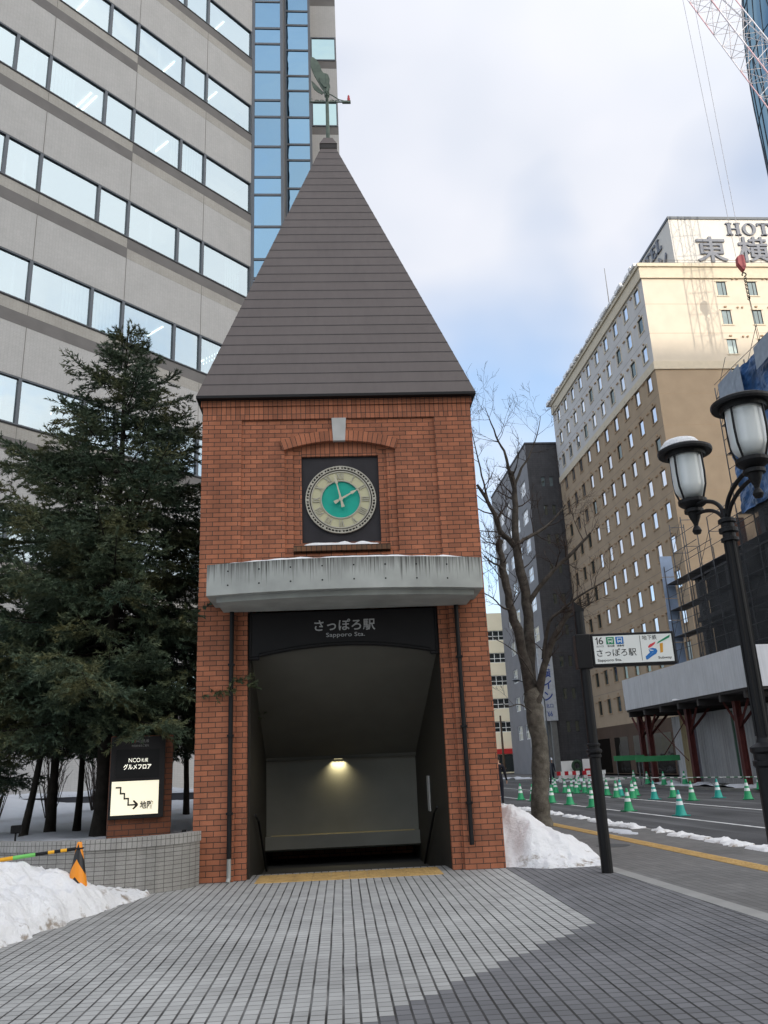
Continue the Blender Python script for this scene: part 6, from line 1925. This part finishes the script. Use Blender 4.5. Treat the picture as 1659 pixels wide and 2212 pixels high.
# ---- traffic cones
def cone_mat(name, body, refl, spiral=False):
    m, t, b = new_mat(name)
    b.inputs['Roughness'].default_value = 0.45
    uv = nd(t, 'ShaderNodeUVMap'); sp = nd(t, 'ShaderNodeSeparateXYZ'); t.links.new(uv.outputs[0], sp.inputs[0])
    mx = nd(t, 'ShaderNodeMixRGB'); mx.inputs[1].default_value = c4(body); mx.inputs[2].default_value = c4(refl)
    if spiral:
        tri = mth(t, 'ABSOLUTE', mth(t, 'SUBTRACT', mth(t, 'FRACT', mth(t, 'MULTIPLY', sp.outputs['X'], 2.0)), 0.5))
        w = mth(t, 'FRACT', mth(t, 'ADD', mth(t, 'MULTIPLY', sp.outputs['Y'], 2.6), mth(t, 'ADD', mth(t, 'MULTIPLY', tri, 1.0), 0.22)))
        t.links.new(mth(t, 'GREATER_THAN', w, 0.52), mx.inputs[0])
    else:
        z = sp.outputs['Y']
        b1 = mth(t, 'MULTIPLY', mth(t, 'GREATER_THAN', z, 0.30), mth(t, 'LESS_THAN', z, 0.40))
        b2 = mth(t, 'MULTIPLY', mth(t, 'GREATER_THAN', z, 0.47), mth(t, 'LESS_THAN', z, 0.58))
        t.links.new(mth(t, 'MAXIMUM', b1, b2), mx.inputs[0])
    t.links.new(mx.outputs[0], b.inputs['Base Color'])
    return m
def make_cone(name, label, body_m, base_m, group=None, loc=(0, 0, 0)):
    t_ = thing(name, label, 'traffic cone', loc, 0, group)
    b = MB(); b.box(-0.19, 0.19, -0.19, 0.19, 0, 0.035); bevel(b.build('base', base_m, t_), 0.012)
    b = MB(); b.lathe([(0.165, 0.03), (0.155, 0.06), (0.14, 0.10), (0.105, 0.28), (0.083, 0.40), (0.068, 0.48), (0.05, 0.58), (0.035, 0.66), (0.030, 0.69), (0.022, 0.70), (0, 0.70)], 20)
    b.build('body', body_m, t_, smooth=True)
    return t_
m_cg = cone_mat('green cone', (0.010, 0.30, 0.115), (0.70, 0.76, 0.74)); m_cgb = M('green cone base', (0.010, 0.17, 0.07), 0.5)
m_ct = cone_mat('teal cone', (0.005, 0.32, 0.26), (0.70, 0.78, 0.78)); m_ctb = M('teal cone base', (0.005, 0.19, 0.16), 0.5)
RZ = -0.12
ordw = ['first', 'second', 'third', 'fourth', 'fifth', 'sixth', 'seventh', 'eighth', 'ninth', 'tenth', 'eleventh', 'twelfth', 'thirteenth', 'fourteenth', 'fifteenth', 'sixteenth', 'seventeenth', 'eighteenth', 'nineteenth', 'twentieth', 'twenty-first', 'twenty-second', 'twenty-third', 'twenty-fourth', 'twenty-fifth', 'twenty-sixth', 'twenty-seventh']
front = [(8.0, 24.95), (7.36, 28.04), (6.91, 31.11), (6.6, 33.51), (6.28, 35.54), (5.88, 37.88), (5.59, 39.46)]
back = [(12.69, 31.78), (12.33, 33.69), (10.97, 32.65), (11.18, 35.5), (10.17, 34.67), (9.73, 36.17), (10.53, 38.57), (9.43, 37.61), (9.93, 38.85), (9.66, 40.19), (9.44, 42.67), (9.49, 44.09), (9.03, 43.83), (9.14, 45.54), (8.72, 45.2), (8.33, 45.74), (9.01, 50.03), (15.21, 36.69), (14.39, 46.96), (14.23, 49.44), (15.09, 45.69), (15.3, 56.07), (16.2, 48.73), (16.0, 46.4), (10.11, 48.27), (9.67, 42.36)]
back.sort(key=lambda p: -p[0] / p[1])
teal = {(8.0, 24.95), (10.17, 34.67), (9.93, 38.85), (12.33, 33.69)}
pg = pt_ = None
def put_cone(p, label, group):
    global pg, pt_
    z = RZ if (Vector((p[0], p[1], 0)).dot(SN) < 19.1) else 0.0
    if p in teal:
        if pt_ is None: pt_ = make_cone('traffic_cone', label, m_ct, m_ctb, group); o = pt_
        else: o = copy_tree(pt_)
    else:
        if pg is None: pg = make_cone('traffic_cone', label, m_cg, m_cgb, group); o = pg
        else: o = copy_tree(pg)
    o.location = (p[0], p[1], z); o.rotation_euler = (0, 0, R(17 * (p[0] * 7 % 5)))
    o['label'] = label; o['group'] = group
fl_ = ['large teal cone nearest the viewer, on the white road line', 'green cone on the road just right of the black sign post', 'green cone on the road at the left side of the black sign post', 'green cone midway between tree trunk and sign post in the near row', 'green cone at the right foot of the tree trunk in the near row', 'green cone half hidden behind the left side of the tree trunk', 'leftmost green cone, between brick tower and tree trunk']
for p, l in zip(front, fl_): put_cone(p, l, 'cones in the near row along the white line')
for i, p in enumerate(back): put_cone(p, '%s cone, %s from the right among the cones farther across the road' % ('teal' if p in teal else 'green', ordw[i]), 'cones grouped across the road')
# striped bars linking the farthest cones
m_barm = M('white and green bar', (0.45, 0.52, 0.50), 0.5)
bl_ = [(9.01, 50.03), (10.11, 48.27), (11.6, 45.2), (12.7, 42.7), (13.6, 40.4), (14.4, 38.5), (15.21, 36.69)]
for i, (p, q) in enumerate(zip(bl_[:-1], bl_[1:])):
    b = MB(); P, Q = Vector((p[0], p[1], 0.50)), Vector((q[0], q[1], 0.50)); n = 9
    for k in range(n): b.tube([P + (Q - P) * (k / n), P + (Q - P) * ((k + 1) / n)], 0.022, 6, k % 2)
    tag(b.build('cone_bar', [m_white, m_green]), 'thin green and white bar across the road, %s from the left' % ordw[i], 'cone bar', 'bars linking the far cones')
# orange cone in the left snow heap with its bars
oc = make_cone('traffic_cone', 'orange and black striped cone sunk in the left snow heap', cone_mat('striped orange cone', (0.80, 0.27, 0.012), (0.012, 0.012, 0.014), True), m_black, None, (-4.06, 11.28, 0.10))
bars_c = [(m_black, m_yellow)]
m_baryel = M('bar yellow', (0.72, 0.36, 0.02), 0.45); m_bargreen = M('bar green', (0.16, 0.50, 0.12), 0.45)
A_ = Vector((-4.06, 11.28, 0.725)); B_ = Vector((-4.55, 11.12, 0.685)); C2 = Vector((-6.0, 10.6, 0.55))
b = MB(); n = 7
for k in range(n): b.tube([A_ + (B_ - A_) * (k / n), A_ + (B_ - A_) * ((k + 1) / n)], 0.021, 10, (0, 0, 1, 0, 1, 0, 0)[k])
b.tube([(A_.x + 0.05 * math.cos(a), A_.y + 0.05 * math.sin(a), A_.z) for a in [6.283 * i / 16 for i in range(17)]], 0.009, 6)
tag(b.build('cone_bar', [m_black, m_baryel]), 'black and yellow bar hooked over the orange striped cone', 'cone bar')
b = MB(); n = 6
for k in range(n): b.tube([B_ + (C2 - B_) * (k / n), B_ + (C2 - B_) * ((k + 1) / n)], 0.024, 10, (0, 1, 0, 0, 1, 0)[k])
tag(b.build('cone_bar', [m_bargreen, m_baryel]), 'bright green bar running out of view above the left snow heap', 'cone bar')

# ---- small things in front of the far buildings
wr = thing('wreath_stand', 'round dark green wreath on a stand before the dark building', 'wreath', (14.33, 68.5, 0), 0)
b = MB(); b.tube([(0.32 * math.cos(a), 0, 1.0 + 0.34 * math.sin(a)) for a in [6.283 * i / 20 for i in range(21)]], 0.13, 7); b.build('wreath', M('wreath green', (0.03, 0.06, 0.035), 0.8, var=0.5, vscale=12), wr)
b = MB(); b.tube([(-0.3, 0, 0), (-0.1, 0, 0.8)], 0.03, 5); b.tube([(0.3, 0, 0), (0.1, 0, 0.8)], 0.03, 5); b.tube([(0, 0.5, 0), (0, 0.05, 1.1)], 0.03, 5); b.build('leg', m_black, wr)
nb = thing('notice_panel', 'white notice panel with a red lower half beside the wreath', 'notice', (14.75, 68.3, 0), R(5))
b = MB(); b.box(0, 1.0, 0, 0.05, 0.15, 1.5); b.build('panel', m_white, nb)
b = MB(); b.box(0.1, 0.75, -0.006, -0.001, 0.2, 0.78); b.build('red_area', m_red, nb)
b = MB(); b.box(0.05, 0.1, 0, 0.05, 0, 0.15); b.box(0.9, 0.95, 0, 0.05, 0, 0.15); b.build('leg', m_black, nb)
b = MB(); b.box(0, 1.05, 0, 0.06, 0.1, 1.4)
tag(b.build('white_board', m_white, None, (13.2, 69.0, 0), R(5)), 'plain white board leaning by the pale corner pillar', 'board')
for i, (x, y, l) in enumerate(((11.4, 61.5, 'low red and white barrier left of the sign post on the far side'), (13.0, 60.5, 'low red and white barrier right of the worker, by the wreath'))):
    rb = thing('site_barrier', l, 'barrier', (x, y, 0), R(8), 'low red and white barriers')
    b = MB()
    for k in range(6): b.box(k * 0.28, k * 0.28 + 0.28, 0, 0.06, 0.45, 0.72, k % 2)
    b.build('board', [m_red, m_white], rb)
    b = MB()
    for k in (0.2, 1.45): b.box(k, k + 0.06, -0.2, 0.26, 0, 0.45)
    b.build('leg', m_white, rb)
b = MB(); b.box(0, 1.7, 0, 0.5, 0.0, 0.14)
bevel(tag(b.build('plank_stack', m_white, None, (14.4, 60.4, 0), R(20)), 'low stack of white boards lying on the far footway', 'boards'), 0.02)
up = thing('utility_pole', 'thin brown utility pole far down the street before the cream building', 'pole', (13.7, 109, 0))
b = MB(); b.tube([(0, 0, 0), (0, 0, 7.2)], [0.16, 0.11], 8); b.build('pole', M('pole brown', (0.12, 0.08, 0.05), 0.8), up)
b = MB(); b.box(-0.9, 0.5, -0.05, 0.05, 6.4, 6.5); b.build('cross_arm', m_joint, up)
sl = thing('arm_lamp', 'small grey roadside lamp head on a thin arm left of the tree trunk', 'street lamp', (10.6, 59.2, 0))
b = MB(); b.tube([(0, 0, 0), (0, 0, 5.6), (-0.5, 0, 6.5), (-1.6, 0, 6.95)], 0.05, 6); b.build('pole', m_mull, sl)
b = MB(); b.lathe([(0, -.12), (.18, -.08), (.3, 0), (.2, .08), (0, .1)], 10, (-1.85, 0, 6.98)); b.build('lamp_head', m_mull, sl)
mh = MB(); mh.lathe([(0, 0.0), (0.3, 0.0), (0.3, 0.006), (0, 0.007)], 24)
tag(mh.build('manhole_cover', M('cast iron cover', (0.06, 0.06, 0.06), 0.6), None, S(15.8, 5.75, 0.0)), 'round iron cover in the footway by the tactile line', 'manhole cover')

# ================================================================ PEOPLE
m_skin = M('skin', (0.42, 0.25, 0.18), 0.6); m_coat = M('black coat', (0.018, 0.018, 0.024), 0.8, 0.1, 0, 0.2, 8); m_trs = M('dark trousers', (0.014, 0.015, 0.022), 0.85, 0.1); m_hair = M('black hair', (0.012, 0.010, 0.010), 0.6)
m_shoe = M('dark shoes', (0.01, 0.01, 0.01), 0.5)
def person(label, loc, rotz, coat, stride=0.25, arm=0.2, helmet=None, scale=1.0, tilt=0.0):
    root = thing('person', label, 'person', loc, rotz)
    bm = bmesh.new(); sk = bm.verts.layers.skin.verify()
    J = {}
    def vtx(k, p, r):
        v = bm.verts.new(Vector(p) * scale); v[sk].radius = (r * scale, r * scale); J[k] = v; return v
    def ed(a, c): bm.edges.new((J[a], J[c]))
    vtx('pel', (0, 0, .95), .135); J['pel'][sk].use_root = True
    vtx('wst', (0, 0, 1.10), .13); vtx('chs', (0, -.01, 1.30), .15); vtx('shd', (0, 0, 1.42), .10); vtx('nek', (0, -.01, 1.50), .055); vtx('hd1', (0, -.03, 1.58), .075); vtx('hd2', (0, -.03, 1.67), .092); vtx('hd3', (0, -.02, 1.74), .06)
    for a, c in (('pel', 'wst'), ('wst', 'chs'), ('chs', 'shd'), ('shd', 'nek'), ('nek', 'hd1'), ('hd1', 'hd2'), ('hd2', 'hd3')): ed(a, c)
    vtx('nose', (0, -.125, 1.635), .014); ed('hd1', 'nose')
    for s_, sg in (('l', -1), ('r', 1)):
        st_ = stride * sg; ar = -arm * sg
        vtx('hip' + s_, (.09 * sg, 0, .90), .10); vtx('kne' + s_, (.10 * sg, -st_ * .55 - .02, .50), .068); vtx('ank' + s_, (.10 * sg, -st_ + .03 + (0.08 if sg < 0 else 0), .09), .045); vtx('toe' + s_, (.11 * sg, -st_ - .12, .04), .040)
        ed('pel', 'hip' + s_); ed('hip' + s_, 'kne' + s_); ed('kne' + s_, 'ank' + s_); ed('ank' + s_, 'toe' + s_)
        vtx('sho' + s_, (.19 * sg, 0, 1.39), .075); vtx('elb' + s_, (.26 * sg, -ar * .4 + .02, 1.10), .055); vtx('wri' + s_, (.29 * sg, -ar - .06, .87), .036); vtx('plm' + s_, (.295 * sg, -ar - .09, .80), .034)
        ed('shd', 'sho' + s_); ed('sho' + s_, 'elb' + s_); ed('elb' + s_, 'wri' + s_); ed('wri' + s_, 'plm' + s_)
        for f_, (dx, dy, dz, L) in enumerate(((0, -.035, -.05, .9), (.004, -.012, -.06, 1.0), (0, .012, -.058, .95), (-.004, .034, -.045, .8), (-.02 * sg, -.06, -.02, .7))):
            vtx('f%s%d' % (s_, f_), (.295 * sg + dx, -ar - .09 + dy * .9, .785 + dz * .6), .010); vtx('g%s%d' % (s_, f_), (.295 * sg + dx - .012 * sg, -ar - .095 + dy, .785 + dz * 1.25 * L), .008)
            ed('plm' + s_, 'f%s%d' % (s_, f_)); ed('f%s%d' % (s_, f_), 'g%s%d' % (s_, f_))
    me = bpy.data.meshes.new('body'); bm.to_mesh(me); bm.free()
    tmp = bpy.data.objects.new('body_tmp', me); COL.objects.link(tmp)
    md = tmp.modifiers.new('skin', 'SKIN'); md.use_smooth_shade = True
    tmp.modifiers.new('sub', 'SUBSURF').levels = 1
    bpy.context.view_layer.update()
    m2 = bpy.data.meshes.new_from_object(tmp.evaluated_get(bpy.context.evaluated_depsgraph_get()))
    bpy.data.objects.remove(tmp)
    m2.materials.clear()
    for q in (coat, m_trs, m_skin, m_shoe): m2.materials.append(q)
    for p in m2.polygons:
        z = p.center.z / scale; x = abs(p.center.x) / scale
        p.material_index = 2 if z > 1.47 or (x > .24 and z < .85) else (3 if z < .12 else (1 if z < .80 and x < .24 else 0))
        p.use_smooth = True
    o = link_mesh('body', m2, root)
    b = MB()
    if helmet:
        b.lathe([(0.125, 1.66), (0.15, 1.665), (0.125, 1.68), (0.118, 1.74), (0.085, 1.80), (0, 1.825)], 18, (0, -0.02, 0)); hb_ = b.build('helmet', helmet, root, smooth=True); hb_.scale = (scale,) * 3
    else:
        b.lathe([(0.098, 1.63), (0.107, 1.68), (0.10, 1.74), (0.065, 1.79), (0, 1.80)], 16, (0, 0.0, 0)); hb_ = b.build('hair', m_hair, root, smooth=True); hb_.scale = (scale,) * 3
    return root
person('pedestrian in a dark jacket half hidden behind the brick tower corner, walking away', (4.02, 34.0, 0), R(172), m_coat, 0.28, 0.16)
person('tiny distant pedestrian in black on the sunlit snow far down the street', (14.0, 112.0, -0.05), R(170), m_coat, 0.3, 0.15)
person('worker in dark clothes and a white helmet standing right of the tree trunk', (11.0, 61.3, -0.12), R(20), M('navy work jacket', (0.015, 0.018, 0.03), 0.8), 0.06, 0.05, M('white helmet', (0.7, 0.75, 0.85), 0.3, 0.5))
